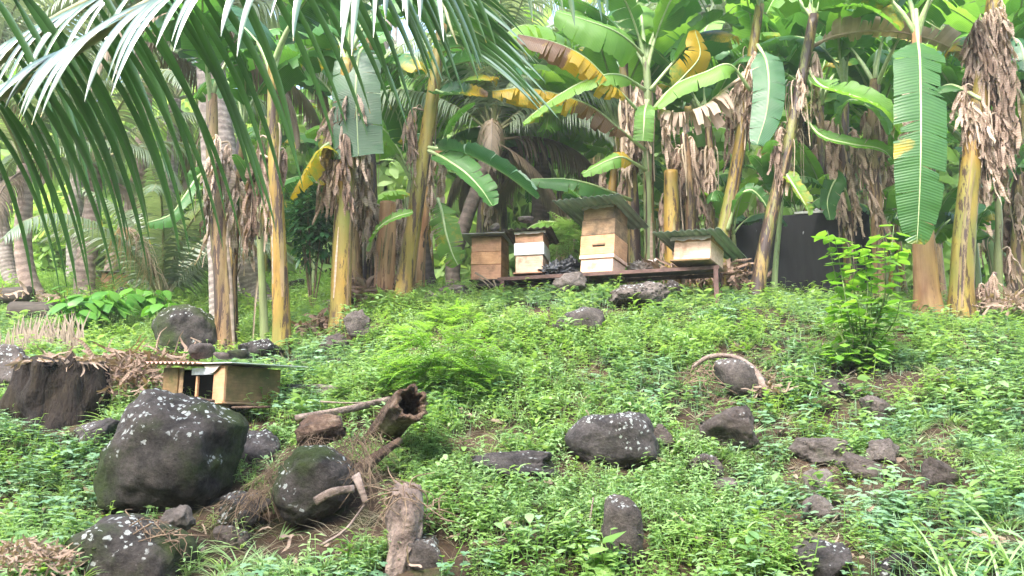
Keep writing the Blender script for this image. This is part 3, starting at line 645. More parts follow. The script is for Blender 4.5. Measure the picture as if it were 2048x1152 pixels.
# far hives on the left
for k, (px, py, Y, lab, bx) in enumerate([(200, 589, 12.3, 'far wooden beehive with four pale boxes between two palm trunks', 4), (176, 586, 12.8, 'far reddish beehive half hidden behind the left palm trunk', 3)]):
    hive(lab, at(px, py, Y), R(15), 0, 0, .40, .45, [(.075, 'w_new' if (i + k) % 2 else 'w_red', .002) for i in range(bx)], (.6, .6, .1, .08, R(2), 'tin_dark', False), 'w_dark')
m = MB(); p = at(165, 592, 12.4); box(m, 0, .9, -.1, .7, -.05, 0, bev=.004); o = build(m, 'hive_stand', M['w_dark'], None, False, False); o.location = p; tag(o, 'low dark wooden stand under the far hives', 'stand')
# ------------------------------------------------------------------ dark wall
m = MB(); wl = at(1462, 590, 10.6); wr = at(1750, 590, 10.2); d = (wr - wl); yw = math.atan2(d.y, d.x); ln = math.hypot(d.x, d.y)
W_ = thing('water_tank', 'low blackened concrete tank wall behind the banana stems on the right', 'tank', (wl.x, wl.y, H(wl.x, wl.y) - .2), (0, 0, yw))
zt = at(1500, 436, 10.6).z - W_.location.z; zk = at(1600, 580, 10.6).z - W_.location.z
box(m, 0, ln, 0, .14, 0, zt, bev=.01); build(m, 'wall', M['wall'], W_, False, False)
m = MB(); box(m, -.02, ln + .02, -.05, -.001, 0, zk, bev=.006); build(m, 'base_kerb', M['wall'], W_, False, False)
m = MB(); box(m, .0, ln, .141, 1.6, 0, zt - .02); build(m, 'tank_body', M['wall'], W_, False, False)
m = MB(); box(m, .86, 1.34, -.01, .7, zt + .003, zt + .035, bev=.004); build(m, 'lid', M['conc'], W_, False, False)
m = MB(); tube(m, [Vector((1.2, .1, zt + .04)), Vector((1.02, .25, zt + .25)), Vector((.9, .35, zt + .5))], .02, 6); build(m, 'pipe', M['conc'], W_, True, False)
# ------------------------------------------------------------------ stump, logs, dead wood
def cyl_lump(name, cat, label, pts, rad, mat, seg=28, rough=.35, seed=0, n=22, hollow=0, flat=1):
    p = spline(pts, n); m = MB(); r = tube(m, p, rad, seg, cap=not hollow, rough=rough, seed=seed, flat=flat, zf=.1, af=2.6)
    if seg > 20:
        T0 = (p[-1] - p[-2]).normalized()
        for kk, vi in enumerate(r[-1]): m.v[vi] = tuple(Vector(m.v[vi]) + T0 * rad(1) * .7 * noise.noise(Vector((kk * .55, seed, 0))))
    if hollow:
        T = (p[-1] - p[-2]).normalized(); prev = r[-1]; rin = [prev]
        for dd, sc2 in ((-.004, hollow), (-.09, hollow * .92), (-.26, hollow * .75)):
            cur = [m.vert(p[-1] + T * (dd + .012 * noise.noise(Vector((kk * .9, dd * 9, seed)))) + (Vector(m.v[r[-1][kk]]) - p[-1]) * (sc2 * (1 + .16 * noise.noise(Vector((kk * .6, dd * 5, seed)))))) for kk in range(seg)]
            for kk in range(seg): m.face((prev[kk], prev[(kk + 1) % seg], cur[(kk + 1) % seg], cur[kk]))
            prev = cur; rin.append(cur)
        m.face(rin[-1])
    return tag(build(m, name, M[mat]), label, cat)
sb = at(118, 862, 5.25)
cyl_lump('tree_stump', 'stump', 'wide rotten dark tree stump with dried leaves heaped on its top', [sb + Vector((0, 0, -.15)), sb, sb + Vector((0, 0, .2)), sb + Vector((0, 0, .43))],
         lambda t: .275 - .01 * t + .05 * (1 - t) ** 3, 'stump', 64, .30, 3, 26)
cyl_lump('hollow_log', 'log', 'hollow rotten log end pointing up at the viewer in the middle of the slope', [at(690, 935, 5.05), at(750, 880, 4.9), at(798, 826, 4.62), at(824, 806, 4.34)],
         lambda t: .06 + .03 * t, 'log', 32, .4, 5, 22, .74)
cyl_lump('rotten_log', 'log', 'short chunk of rotten bark lying on the rounded mossy boulder', [at(604, 872, 4.3), at(640, 862, 4.25), at(684, 850, 4.25)], lambda t: .035 + .045 * math.sin(math.pi * min(1, t * .8 + .15)), 'log', 24, .5, 7, 14)
cyl_lump('rotten_log', 'log', 'dark branch rising from the roots below the hollow log', [at(690, 960, 4.1), at(740, 925, 4.3), at(800, 880, 4.5)], lambda t: .04 - .022 * t, 'log', 12, .5, 9, 14)
cyl_lump('dead_stump', 'stump', 'tall pale weathered dead stump standing at the bottom centre-left', [at(782, 1200, 3.5), at(792, 1120, 3.52), at(812, 1050, 3.6), at(808, 975, 3.68)],
         lambda t: .036 + .048 * math.exp(-((t - .72) / .28) ** 2), 'log_pale', 28, .6, 12, 26, 0, .9)
cyl_lump('log_piece', 'log', 'grey-purple log piece leaning on the slope above the broad boulder', [at(1268, 742, 6.25), at(1285, 790, 5.9), at(1306, 850, 5.45)], lambda t: .055 - .01 * t, 'log_pale', 14, .35, 13, 14)
cyl_lump('fallen_log', 'log', 'black fallen log at the left edge in front of the leaning palm trunk', [at(-60, 600, 9.6), at(20, 592, 9.6), at(62, 590, 9.6)], lambda t: .105, 'w_dark', 16, .3, 15, 12)
cyl_lump('fallen_log', 'log', 'thick black log below the other one on the left, with dead leaves on it', [at(24, 622, 9.2), at(70, 622, 9.2), at(112, 624, 9.2)], lambda t: .11, 'w_dark', 16, .3, 17, 12)
cyl_lump('dry_log', 'log', 'long dry brown log lying in the weeds behind the bark chunk', [at(590, 838, 4.9), at(680, 822, 5.0), at(780, 800, 5.3)], lambda t: .022, 'log_pale', 10, .4, 19, 14)
cyl_lump('split_bark', 'bark', 'curved strip of pale bark hanging before the rounded mossy boulder', [at(630, 1004, 3.7), at(665, 985, 3.7), at(708, 978, 3.75)], lambda t: .018, 'log_pale', 8, .3, 21, 12, 0, .4)
cyl_lump('split_bark', 'bark', 'upright strip of brown bark hanging down right of the rounded boulder', [at(712, 950, 3.85), at(722, 975, 3.8), at(732, 1005, 3.78)], lambda t: .022 * (1.1 - t * .5), 'log_pale', 8, .3, 23, 12, 0, .4)
cyl_lump('dead_branch', 'branch', 'pale bent dry branch arching over the rounded brown stone', [at(1385, 735, 6.0), at(1420, 713, 5.95), at(1470, 714, 5.9), at(1510, 742, 5.8), at(1535, 790, 5.7)], lambda t: .013 + .014 * t, 'log_pale', 8, .35, 25, 24)
cyl_lump('dead_branch', 'branch', 'brown root running across the slope below the framed stone', [at(1420, 795, 5.7), at(1480, 815, 5.6), at(1560, 850, 5.45), at(1600, 870, 5.4)], lambda t: .026 - .01 * t, 'log', 8, .35, 27, 18)
cyl_lump('dead_branch', 'branch', 'thin brown branch on bare soil left of the sapling', [at(1640, 690, 7.1), at(1680, 702, 6.9), at(1720, 706, 6.8)], lambda t: .02, 'log_pale', 8, .35, 29, 12)
def twigs(name, label, cat, anchors, n_, L, mat='twig', rad=.0035, sag=.06, seed=1, kind=None, dirs=None):
    r_ = random.Random(seed); m = MB()
    for i in range(n_):
        a = anchors[r_.randrange(len(anchors))]; p0 = at(a[0] + r_.uniform(-a[3], a[3]), a[1] + r_.uniform(-a[3], a[3]) * .6, a[2] + r_.uniform(-.08, .08))
        dv = Vector((r_.uniform(-1, 1), r_.uniform(-.5, .4), r_.uniform(-.8, .6)))
        if dirs: dv += Vector(dirs)
        l = L * r_.uniform(.4, 1.2); q = [p0, p0 + dv.normalized() * l * .5 + Vector((r_.gauss(0, .02), r_.gauss(0, .02), -sag * .3)), p0 + dv.normalized() * l + Vector((r_.gauss(0, .03), 0, -sag))]
        rr = rad * r_.uniform(.4, 1.3); tube(m, spline(q, 5), lambda t: rr * (1 - .6 * t), 4, cap=False)
    return tag(build(m, name, M[mat]), label, cat, kind=kind)
twigs('root_tangle', 'tangle of dry roots and straw running between the huge and the rounded boulder', None, [(480, 1000, 3.85, 22), (520, 975, 3.9, 25), (560, 940, 4.0, 28), (600, 900, 4.1, 25)], 210, .15, seed=3, kind='stuff', dirs=(-.5, 0, -.5), rad=.0017)
twigs('root_tangle', 'dense nest of dry roots below the hollow log', None, [(640, 880, 4.15, 30), (690, 890, 4.1, 35), (720, 930, 3.95, 30), (735, 870, 4.3, 30)], 230, .15, seed=4, kind='stuff', dirs=(0, 0, -.5), rad=.0018)
twigs('twig_litter', 'dry twigs at the top of the flat-topped mossy boulder', None, [(290, 1050, 3.5, 30), (340, 1068, 3.5, 25)], 60, .12, seed=5, kind='stuff')
twigs('twig_litter', 'dry twigs around the branch-framed stone', None, [(1400, 745, 5.8, 30), (1400, 780, 5.7, 40), (1540, 755, 5.9, 25), (1340, 890, 5.0, 40)], 160, .16, seed=6, kind='stuff')
twigs('twig_litter', 'dry stalks fallen on the slope by the tall dead stump', None, [(805, 985, 3.6, 30), (850, 1030, 3.7, 30), (960, 900, 4.6, 40)], 120, .14, seed=8, kind='stuff')
def stick(pts, lab, r_=.006, mat='log_pale'):
    m = MB(); tube(m, spline(pts, 8), lambda t: r_ * (1 - .4 * t), 6, rough=.2); tag(build(m, 'stick', M[mat]), lab, 'stick')
stick([at(640, 1092, 3.62), at(690, 1060, 3.68), at(728, 1010, 3.75)], 'long pale grey stick leaning across dark soil under the rounded boulder', .007)
stick([at(1174, 1090, 3.7), at(1180, 1040, 3.75), at(1187, 995, 3.8)], 'straight upright dry stick left of the tall grey stone', .006)
stick([at(1178, 853, 5.0), at(1210, 868, 4.95), at(1262, 850, 5.0)], 'pale forked twig resting on the broad lichened boulder', .007)
stick([at(1900, 730, 6.3), at(1935, 755, 6.1), at(1965, 775, 6.0)], 'pale stick lying in the creepers at the far right of the slope', .008)
stick([at(640, 803, 5.1), at(700, 806, 5.1), at(765, 802, 5.2)], 'straight pale reed lying above the dry brown log', .006)
stick([at(1888, 1080, 3.3), at(1900, 1110, 3.25), at(1925, 1075, 3.3)], 'white forked twig on the brown stone in the bottom right corner', .004)
# ------------------------------------------------------------------ dried leaf ribbons
def scraps(mb, c, rx, ry, rz, n_, L, W, seed, flatness=.5, dome=True):
    r_ = random.Random(seed)
    for i in range(n_):
        a = r_.uniform(0, 6.283); q = math.sqrt(r_.random()); x = q * math.cos(a); y = q * math.sin(a)
        z = (1 - q * q) * rz * (r_.uniform(.6, 1) if dome else 1)
        p = c + Vector((x * rx, y * ry, z)); d = Vector((r_.gauss(0, 1), r_.gauss(0, 1), r_.gauss(0, flatness))).normalized()
        l = L * r_.uniform(.3, 1); pts = [p]
        for k in range(4): d = (d + Vector((r_.gauss(0, .35), r_.gauss(0, .35), r_.gauss(-.05, .3)))).normalized(); pts.append(pts[-1] + d * l / 4)
        wd = W * r_.uniform(.3, 1.1); s = Vector((r_.gauss(0, 1), r_.gauss(0, 1), r_.gauss(0, .8)))
        ribbon(mb, pts, s, lambda t: wd * (.35 + .65 * math.sin(math.pi * min(1, t * .9 + .1))), r_.uniform(-.8, .8), wear=None)
m = MB(); scraps(m, at(252, 790, 5.6), .30, .42, .26, 620, .2, .012, 5); scraps(m, at(290, 730, 5.9), .36, .3, .12, 130, .34, .015, 6)
tag(build(m, 'leaf_pile', M['b_dead']), 'heap of dried pale banana leaves between the rotten stump and the low hive', 'leaf pile', kind='stuff')
m = MB(); scraps(m, at(125, 728, 5.25), .27, .25, .05, 230, .14, .011, 7, .12); tag(build(m, 'leaf_litter', M['b_dead']), 'dried leaves on the stump top', kind='stuff')
m = MB(); scraps(m, at(660, 665, 8.0), .30, .25, .18, 160, .25, .025, 8); tag(build(m, 'leaf_litter', M['b_dead']), 'brown dead leaves round the foot of the skirted stem', kind='stuff')
m = MB(); scraps(m, at(2010, 622, 8.3), .55, .3, .18, 260, .26, .022, 9); tag(build(m, 'leaf_litter', M['b_dead']), 'dead leaves at the far right stem foot', kind='stuff')
m = MB(); scraps(m, at(1400, 560, 9.3), .8, .4, .2, 260, .35, .03, 10); tag(build(m, 'leaf_litter', M['b_dead']), 'dead leaves behind the platform', kind='stuff')
m = MB(); scraps(m, at(745, 600, 8.6), .35, .25, .18, 170, .3, .03, 12); tag(build(m, 'leaf_litter', M['b_dead']), 'dead leaves round the pink stump', kind='stuff')
m = MB(); scraps(m, at(60, 596, 9.7), .5, .3, .06, 80, .25, .02, 13); tag(build(m, 'leaf_litter', M['b_dead']), 'dead leaves on the black logs', kind='stuff')
m = MB(); scraps(m, at(45, 1140, 2.75), .17, .15, .10, 420, .07, .006, 14); tag(build(m, 'leaf_pile', M['b_dead']), 'pale dried leaf clump in the bottom left corner', 'leaf pile', kind='stuff')
m = MB(); scraps(m, at(1540, 790, 5.75), .12, .1, .1, 60, .14, .014, 15); tag(build(m, 'leaf_litter', M['b_dead']), 'brown husk scraps beside the arched branch', kind='stuff')
r_ = random.Random(77); m = MB()
for i in range(260):      # loose dead leaves all over the slope
    px, py = r_.uniform(0, 2048), r_.uniform(640, 1152)
    p = gp(px, py); scraps(m, p + Vector((0, 0, .03)), .03, .03, .02, r_.choice((1, 1, 2, 3)), .13, .012, i, .3)
tag(build(m, 'leaf_litter', M['b_dead']), 'single dead leaves strewn over the slope', kind='stuff')
# ------------------------------------------------------------------ banana leaves
def banana_leaf(mb, mid, width, side=None, torn=.4, droop=.5, pet=.18, seed=0, wear=None, r0=.022, blunt=False, gapf=1.0, n=40):
    """mid: control points of the midrib from base to tip"""
    r_ = random.Random(seed); P = spline(mid, n); nP = len(P) - 1
    S = []; U = []
    for i, p in enumerate(P):
        T = (P[min(i + 1, nP)] - P[max(i - 1, 0)]).normalized()
        s = side if side is not None else T.cross(Vector((0, 0, 1)))
        if side is None and s.length < .15: s = S[-1] if S else Vector((1, 0, 0))
        s = (s - T * s.dot(T)).normalized()
        if S and s.dot(S[-1]) < 0 and side is None: s = -s
        S.append(s); U.append(s.cross(T) if s.cross(T).z >= 0 or side is not None else -s.cross(T))
    L = sum((P[i + 1] - P[i]).length for i in range(nP)); M_ = 3
    wf = wear or (lambda t, k: 0)
    tube(mb, P, lambda t: r0 * (1 - .82 * t) * (1.25 if t < pet else 1), 6, cap=True, m=1)
    i0 = int(pet * n)
    def prof(t):
        a = min(1, t / .16) ** .55; b = 1 if blunt else max(0, 1 - max(0, (t - .45) / .55) ** 2.6) ** .5
        return a * b
    for sg in (-1, 1):
        i = i0
        while i < n:
            solid = r_.random() > torn
            g = r_.randint(4, 9) if solid else r_.randint(1, 3)
            j = min(n, i + g); gap = (.25 + r_.random() * .5) * gapf * (1 if not solid else .4); dr = droop * (1 + r_.gauss(0, .28 if not solid else .1)); cut = 1 - (0 if solid else r_.random() * .25)
            rows = []
            for q in range(i, j + 1):
                t = (q - i0) / (n - i0); wdt = width / 2 * prof(t) * cut; row = []
                for k in range(M_ + 1):
                    kk = k / M_
                    qq = q + kk * 1.1 * (L / n > 0) + ((gap * kk * kk) if q == i and i > i0 else 0) - ((gap * kk * kk) if q == j and j < n else 0)
                    qi = min(nP - 1e-3, max(0, qq)); a = int(qi); c = P[a].lerp(P[a + 1], qi - a)
                    out = S[a] * sg; dn = -U[a]
                    ang = droop * kk * 1.0 if False else dr * kk
                    rip = .03 * noise.noise(Vector((q * .7, seed * 1.3, sg * 3 + kk)))
                    p = c + out * (wdt * kk * math.cos(ang * .8)) + dn * (wdt * kk * math.sin(ang) + rip * kk) + Vector((0, 0, -.25 * wdt * kk * kk * max(0, dr)))
                    row.append(mb.vert(p, wf(t, kk * sg), (.5 + .5 * kk * sg, t)))
                rows.append(row)
            for a in range(len(rows) - 1):
                for k in range(M_):
                    f = (rows[a][k], rows[a][k + 1], rows[a + 1][k + 1], rows[a + 1][k]); mb.face(f if sg < 0 else f[::-1], 0)
            i = j
def crown_mid(L, e0, bend, az=0, wob=0, seed=0):
    r_ = random.Random(seed); p = Vector((0, 0, 0)); pts = [p.copy()]; e = e0; a = az; n = 8
    for i in range(n):
        e -= bend / n * (.45 + 1.1 * (i / n)); a += wob / n
        p = p + Vector((math.cos(a) * math.cos(e), math.sin(a) * math.cos(e), math.sin(e))) * L / n; pts.append(p.copy())
    return pts
LV = {}
def leafvars():
    for kind, mt in (('green', 'b_green'), ('bright', 'b_bright'), ('dark', 'b_dark')):
        LV[kind] = []
        for v in range(6):
            m = MB(); rr = random.Random(v * 7 + len(kind)); wv = None
            if v == 3: wv = lambda t, k: max(0, t * .9 - .5)
            if v == 5: wv = lambda t, k: .08 * abs(k)
            banana_leaf(m, crown_mid(rr.uniform(1.9, 2.4), R(rr.uniform(62, 82)), R((70, 100, 125, 110, 60, 140)[v]), 0, R(rr.uniform(-25, 25)), v), rr.uniform(.46, .6), None, (.3, .4, .6, .7, .12, .8)[v], (.25, .4, .7, .6, .2, .9)[v], .2, v * 13 + 5, wv, .024)
            LV[kind].append(m.mesh('banana_leaf_' + kind, [M[mt], M['midrib']]))
    LV['dead'] = []
    for v in range(10):       # dead leaf hanging down along the stem, tatters on a folded midrib
        m = MB(); rr = random.Random(v + 50); L = rr.uniform(.40, .75); o = rr.uniform(.07, .17)
        mid = spline([(0, 0, 0), (o * .7, 0, .04), (o, 0, -.06), (o * .9, rr.uniform(-.03, .03), -L * .5), (o * .8, rr.uniform(-.05, .05), -L)], 14)
        tube(m, mid, lambda t: .013 * (1 - .7 * t), 5, m=1)
        for k in range(34):
            c = mid[rr.randint(4, 14)]; a = rr.uniform(0, 6.28); out = Vector((math.cos(a), math.sin(a), 0)); l = rr.uniform(.14, .46); pts = [c]
            d = out * .8 + Vector((0, 0, -.3))
            for q in range(5): d = (d * .45 + Vector((rr.gauss(0, .17), rr.gauss(0, .17), -.75))).normalized(); pts.append(pts[-1] + d * l / 5)
            w0 = rr.uniform(.006, .026); sd = Vector((rr.gauss(0, 1), rr.gauss(0, 1), rr.gauss(0, .3)))
            sds = [Matrix.Rotation(rr.uniform(-.5, .5) * q, 3, 'Z') @ sd for q in range(6)]
            ribbon(m, pts, sds, lambda t: w0 * (.5 + .7 * math.sin(math.pi * min(1, t * .85 + .1))), rr.uniform(-.9, .9))
        LV['dead'].append(m.mesh('dead_banana_leaf', [M['b_dead'], M['midrib_dead']]))
    LV['strip'] = []
    for v in range(4):       # bare dried leaf stalks
        m = MB(); rr = random.Random(v + 80); L = rr.uniform(.6, 1.1)
        mid = spline([(0, 0, 0), (.06, 0, .07), (.10, 0, -.05), (.08, .01, -L * .5), (.07, rr.uniform(-.04, .04), -L)], 12)
        ribbon(m, mid, Vector((0, 1, 0)), lambda t: .017 * (1 - .5 * t), .5); LV['strip'].append(m.mesh('dead_stalk', [M['midrib_dead']]))
leafvars()
def stem_mesh(pts, r0, r1, seed=0, n=30, cut=False, seg=20):
    P = spline(pts, n); m = MB()
    def rad(t): return lerp(r0, r1, t ** .9) * (1 + .28 * max(0, 1 - t * 9) ** 1.5)
    rings = []; nn = len(P) - 1; r_ = random.Random(seed); ph = [r_.uniform(0, 6.28) for _ in range(6)]
    for i, p in enumerate(P):
        t = i / nn; T = (P[min(i + 1, nn)] - P[max(i - 1, 0)]).normalized(); s = T.cross(Vector((0, 1, 0))).normalized(); u = s.cross(T); ring = []
        for k in range(seg):
            a = 2 * math.pi * k / seg
            rr = rad(t) * (1 + .035 * math.sin(2 * a + ph[0] + t * 3) + .025 * math.sin(5 * a + ph[1]) + .045 * (((a + ph[2] + t * 2.1) % 2.1) / 2.1 - .5) + .03 * noise.noise(Vector((a * 2, t * 9, seed))))
            ring.append(m.vert(p + (s * math.cos(a) + u * math.sin(a)) * rr, 0, (k / seg, t)))
        rings.append(ring)
    for i in range(nn):
        for k in range(seg): m.face((rings[i][k], rings[i][(k + 1) % seg], rings[i + 1][(k + 1) % seg], rings[i + 1][k]))
    if cut:
        T = (P[-1] - P[-2]).normalized(); c = [m.vert(P[-1] - T * .015 + (Vector(m.v[q]) - P[-1]) * .72) for q in rings[-1]]
        for k in range(seg): m.face((rings[-1][k], rings[-1][(k + 1) % seg], c[(k + 1) % seg], c[k]))
        e = [m.vert(P[-1] + T * .01 + (Vector(m.v[q]) - P[-1]) * .3) for q in c]
        for k in range(seg): m.face((c[k], c[(k + 1) % seg], e[(k + 1) % seg], e[k]))
        m.face(e)
    else: m.face(rings[-1])
    return m, P
BN = {}
def banana(key, label, base, path, r0, r1, mat='st_yellow', leaves=6, dead=(0, 0, 1), strips=0, kinds='green', seed=1, lscale=1.0, cut=False, group=None, emin=0, sheath=True, cat='banana plant', azs=None):
    """base: (px,py) or (px,py,Y); path: list of (px,py[,dY])"""
    if len(base) == 3: b = at(base[0], base[1], base[2]); b.z = min(b.z, H(b.x, b.y) + .02) if key else b.z
    else: b = gp(base[0], base[1] + 14)
    Y = b.y; r_ = random.Random(seed * 31 + 7)
    pts = [b - Vector((0, 0, .08))] + [at(q[0], q[1], Y + (q[2] if len(q) > 2 else 0)) for q in path]
    t = thing('banana_plant', label, cat, b, group=group)
    m, P = stem_mesh(pts, r0, r1, seed, cut=cut); build(m, 'pseudostem', M[mat], t)
    BN[key] = (t, P)
    top = P[-1] - b; nP = len(P) - 1
    if key not in ('thin', 's1', 'n3') and r0 > .055:
        for k in range(5):
            f0 = r_.uniform(0, .35); f1 = min(.95, f0 + r_.uniform(.2, .45)); az = r_.uniform(3.5, 5.9) if k < 4 else r_.uniform(0, 6.28); m = MB(); pp = []; nn_ = 12
            for q in range(nn_ + 1):
                u = q / nn_; f = lerp(f0, f1, u); c = P[int(f * nP)].lerp(P[min(nP, int(f * nP) + 1)], f * nP % 1); rr = (lerp(r0, r1, f ** .9) * (1 + .28 * max(0, 1 - f * 9) ** 1.5)) * 1.04 + (.05 * max(0, u - .8) / .2 if k % 2 else 0) + .006 * noise.noise(Vector((q * .7, k, seed)))
                a_ = az + .25 * u; pp.append(c + Vector((math.cos(a_), math.sin(a_), 0)) * rr)
            w0 = r_.uniform(.008, .024); ribbon(m, pp, Vector((-math.sin(az), math.cos(az), 0)), lambda u: w0 * (.25 + .75 * math.sin(math.pi * min(1, u * .9 + .1))) , -.25)
            build(m, 'dead_sheath', M['st_brown' if r_.random() > .12 else 'b_dead'], t)
    ks = kinds.split()
    for k in range(leaves):
        kd = r_.choice(ks); me = LV[kd][r_.randrange(6)]
        az = (azs[k % len(azs)] if azs else 360 * k / leaves * 1.0 + r_.uniform(-35, 35)); 
        o = inst(me, 'leaf', t, top + Vector((0, 0, -.04 * k)), (r_.uniform(-.15, .15), r_.uniform(-.25, .12), R(az)), lscale * r_.uniform(.8, 1.12))
    nd, d0, d1 = dead
    for k in range(nd):
        f = lerp(d0, d1, r_.random()); c = P[int(f * nP)] - b
        az = r_.uniform(0, 6.28); rr = lerp(r0, r1, f) * .8
        inst(r_.choice(LV['dead']), 'dead_leaf', t, c + Vector((math.cos(az), math.sin(az), 0)) * rr, (r_.uniform(-.15, .15), r_.uniform(-.1, .15), az), r_.uniform(.7, 1.15))
    for k in range(strips):
        f = lerp(d0, d1, r_.random()) if nd else r_.uniform(.4, 1); c = P[int(f * nP)] - b; az = r_.uniform(0, 6.28); rr = lerp(r0, r1, f) * .85
        inst(r_.choice(LV['strip']), 'dead_stalk', t, c + Vector((math.cos(az), math.sin(az), 0)) * rr, (r_.uniform(-.1, .1), 0, az), r_.uniform(.6, 1.1))
    return t
def hero(key, mid, width, mat='b_green', side=None, torn=.3, droop=.4, pet=.15, wear=None, seed=1, blunt=False, label=None, gapf=1.0, name='leaf', rib='midrib', r0=.02, n=40):
    t = BN[key][0]; m = MB(); banana_leaf(m, [at(*q) for q in mid], width, Vector(side) if side else None, torn, droop, pet, seed, wear, r0, blunt, gapf, n)
    o = build(m, name, [M[mat], M[rib]], t)
    if label: o['label'] = label
    return o
G1 = 'banana stems in the near row of the grove'
banana('a', 'brown-sheathed double banana stem just right of the big rear boulder', (455, 695), [(447, 560), (434, 430), (426, 330), (424, 190)], .10, .055, 'st_brown', 5, (4, .68, .88), 5, 'green dark', 11, .9, group=G1)
banana('a2', 'darker banana stem growing tight against the double brown stem', (466, 680, 8.2), [(462, 560), (470, 440), (478, 330), (486, 250)], .07, .045, 'st_dark', 3, (2, .5, .8), 2, 'green', 12, .7, group=G1)
banana('b', 'smooth ochre-yellow banana stem with a dark streak behind the low hive', (567, 700), [(560, 560), (553, 400), (546, 250), (545, 130)], .085, .042, 'st_yellow', 5, (4, .62, .8), 6, 'dark green', 13, .95, group=G1)
banana('thin', 'slim green banana sucker between the two left banana stems', (531, 692, 7.8), [(526, 600), (521, 500), (516, 420)], .045, .025, 'st_green', 3, (0, 0, 1), 1, 'green', 14, .35, group=G1)
banana('c', 'ochre banana stem wearing a thick skirt of dead brown leaves', (680, 642), [(684, 500), (691, 350), (694, 240), (696, 120)], .105, .075, 'st_yellow', 4, (17, .64, .9), 8, 'green dark', 15, .9, group=G1)
banana('d', 'grey-green banana stem behind and right of the skirted one', (735, 606, 8.9), [(738, 480), (742, 360), (735, 220), (742, 60)], .09, .055, 'st_dark', 5, (4, .62, .85), 9, 'green dark', 16, .95, group=G1)
banana('d2', 'rust-brown dead banana stem beside the peeled stump', (716, 604, 8.7), [(712, 480), (722, 400), (726, 330)], .08, .05, 'st_brown', 0, (4, .7, .98), 3, 'green', 17, group=G1)
banana('stump1', 'cut-off peeled pinkish banana stem with ragged top left of the leaning stem', (768, 592, 8.6), [(770, 520), (774, 460), (776, 405)], .115, .088, 'st_pink', 0, (3, .9, 1), 0, 'green', 18, cut=True, group=G1)
banana('e', 'tall leaning yellow banana stem left of the leftmost hive', (806, 592, 8.4), [(822, 480), (838, 370), (858, 240), (872, 140), (884, 50)], .104, .058, 'st_yellow', 4, (1, .6, .7), 2, 'green dark', 19, .95, group=G1)
banana('e2', 'short slim ochre stem directly behind the leaning yellow one', (838, 575, 9.3), [(842, 500), (850, 420), (862, 340), (880, 300)], .062, .045, 'st_pink', 2, (3, .9, 1), 2, 'green', 20, .4, group=G1)
banana('g', 'pale green banana stem with white petioles behind the tallest hive', (1300, 560, 10.0), [(1298, 440), (1296, 300), (1296, 190), (1292, 120)], .075, .05, 'st_green', 6, (6, .66, .88), 6, 'bright green', 21, 1.0, group=G1)
banana('g2', 'dark leaf-skirted banana stem just left of the pale green one', (1268, 560, 10.3), [(1266, 420), (1258, 300), (1250, 200), (1246, 60)], .095, .055, 'st_dark', 5, (11, .6, .85), 8, 'green', 22, 1.0, group=G1)
banana('stump2', 'cut banana stem with flat top, yellow on the right, between the two green-roofed hives', (1347, 575, 9.6), [(1345, 500), (1343, 420), (1342, 342)], .105, .085, 'st_yellow', 0, (1, .8, 1), 1, 'green', 23, cut=True, group=G1)
banana('g3', 'brown dying banana stem hung with dry leaves right of the flat-cut one', (1384, 575, 9.9), [(1380, 460), (1374, 350), (1368, 270)], .095, .05, 'st_brown', 0, (9, .72, 1), 7, 'green', 24, group=G1)
banana('h', 'streaked yellow banana stem leaning right behind the low right hive', (1430, 592, 9.4), [(1446, 480), (1466, 370), (1488, 240), (1503, 120), (1520, 10)], .10, .055, 'st_yellow', 5, (6, .62, .85), 9, 'green bright', 25, 1.0, group=G1)
banana('h2', 'thin brown banana stem left of the streaked leaning stem', (1418, 585, 10.2), [(1420, 470), (1422, 350), (1416, 240)], .07, .045, 'st_brown', 4, (5, .6, .9), 7, 'green', 26, .8, group=G1)
banana('i', 'dark blotched banana stem leaning right in front of the black tank wall', (1508, 592, 8.8), [(1528, 500), (1550, 400), (1576, 290), (1605, 150), (1628, 30)], .088, .055, 'st_dark', 5, (7, .62, .88), 12, 'green bright', 27, 1.0, group=G1)
banana('s1', 'slender pale green sucker in front of the black tank wall', (1546, 592, 9.1), [(1552, 520), (1560, 440), (1564, 400)], .036, .022, 'st_green', 4, (0, 0, 1), 0, 'green', 28, .42, group=G1)
banana('l', 'dark stem with tan foot right behind the bright sapling', (1704, 600, 9.8), [(1698, 500), (1692, 400), (1688, 280), (1690, 170)], .085, .055, 'st_dark', 5, (9, .6, .9), 6, 'green bright', 29, .95, group=G1)
banana('l2', 'brown banana stem between the sapling and the peeled pinkish stem', (1762, 604, 9.4), [(1758, 500), (1750, 380), (1746, 260), (1750, 160)], .09, .06, 'st_brown', 4, (6, .65, .95), 6, 'green', 30, .9, group=G1)
banana('j', 'thick peeled pinkish-orange banana stem below the giant hanging leaf', (1856, 622, 8.3), [(1850, 520), (1843, 420), (1838, 300), (1834, 150), (1833, 60)], .135, .045, 'st_pink', 4, (2, .6, .8), 3, 'bright green', 31, 1.0, group=G1)
banana('k', 'thick yellow banana stem with a purple foot and a long skirt of dead leaves', (1918, 622, 8.2), [(1926, 500), (1937, 380), (1955, 240), (1975, 110), (1988, 0)], .118, .08, 'st_yellow', 4, (40, .60, .98), 16, 'green', 32, 1.0, group=G1)
banana('n1', 'slim green sucker with big leaf stalks at the far right', (1996, 612, 8.9), [(1996, 520), (1998, 440), (1994, 380)], .055, .03, 'st_green', 5, (3, .0, .5), 2, 'green dark', 33, .5, group=G1)
banana('n2', 'dark banana stem at the right edge of the picture', (2040, 610, 9.4), [(2036, 500), (2040, 380), (2052, 200)], .10, .06, 'st_dark', 5, (9, .5, .9), 6, 'green dark', 34, .9, group=G1)
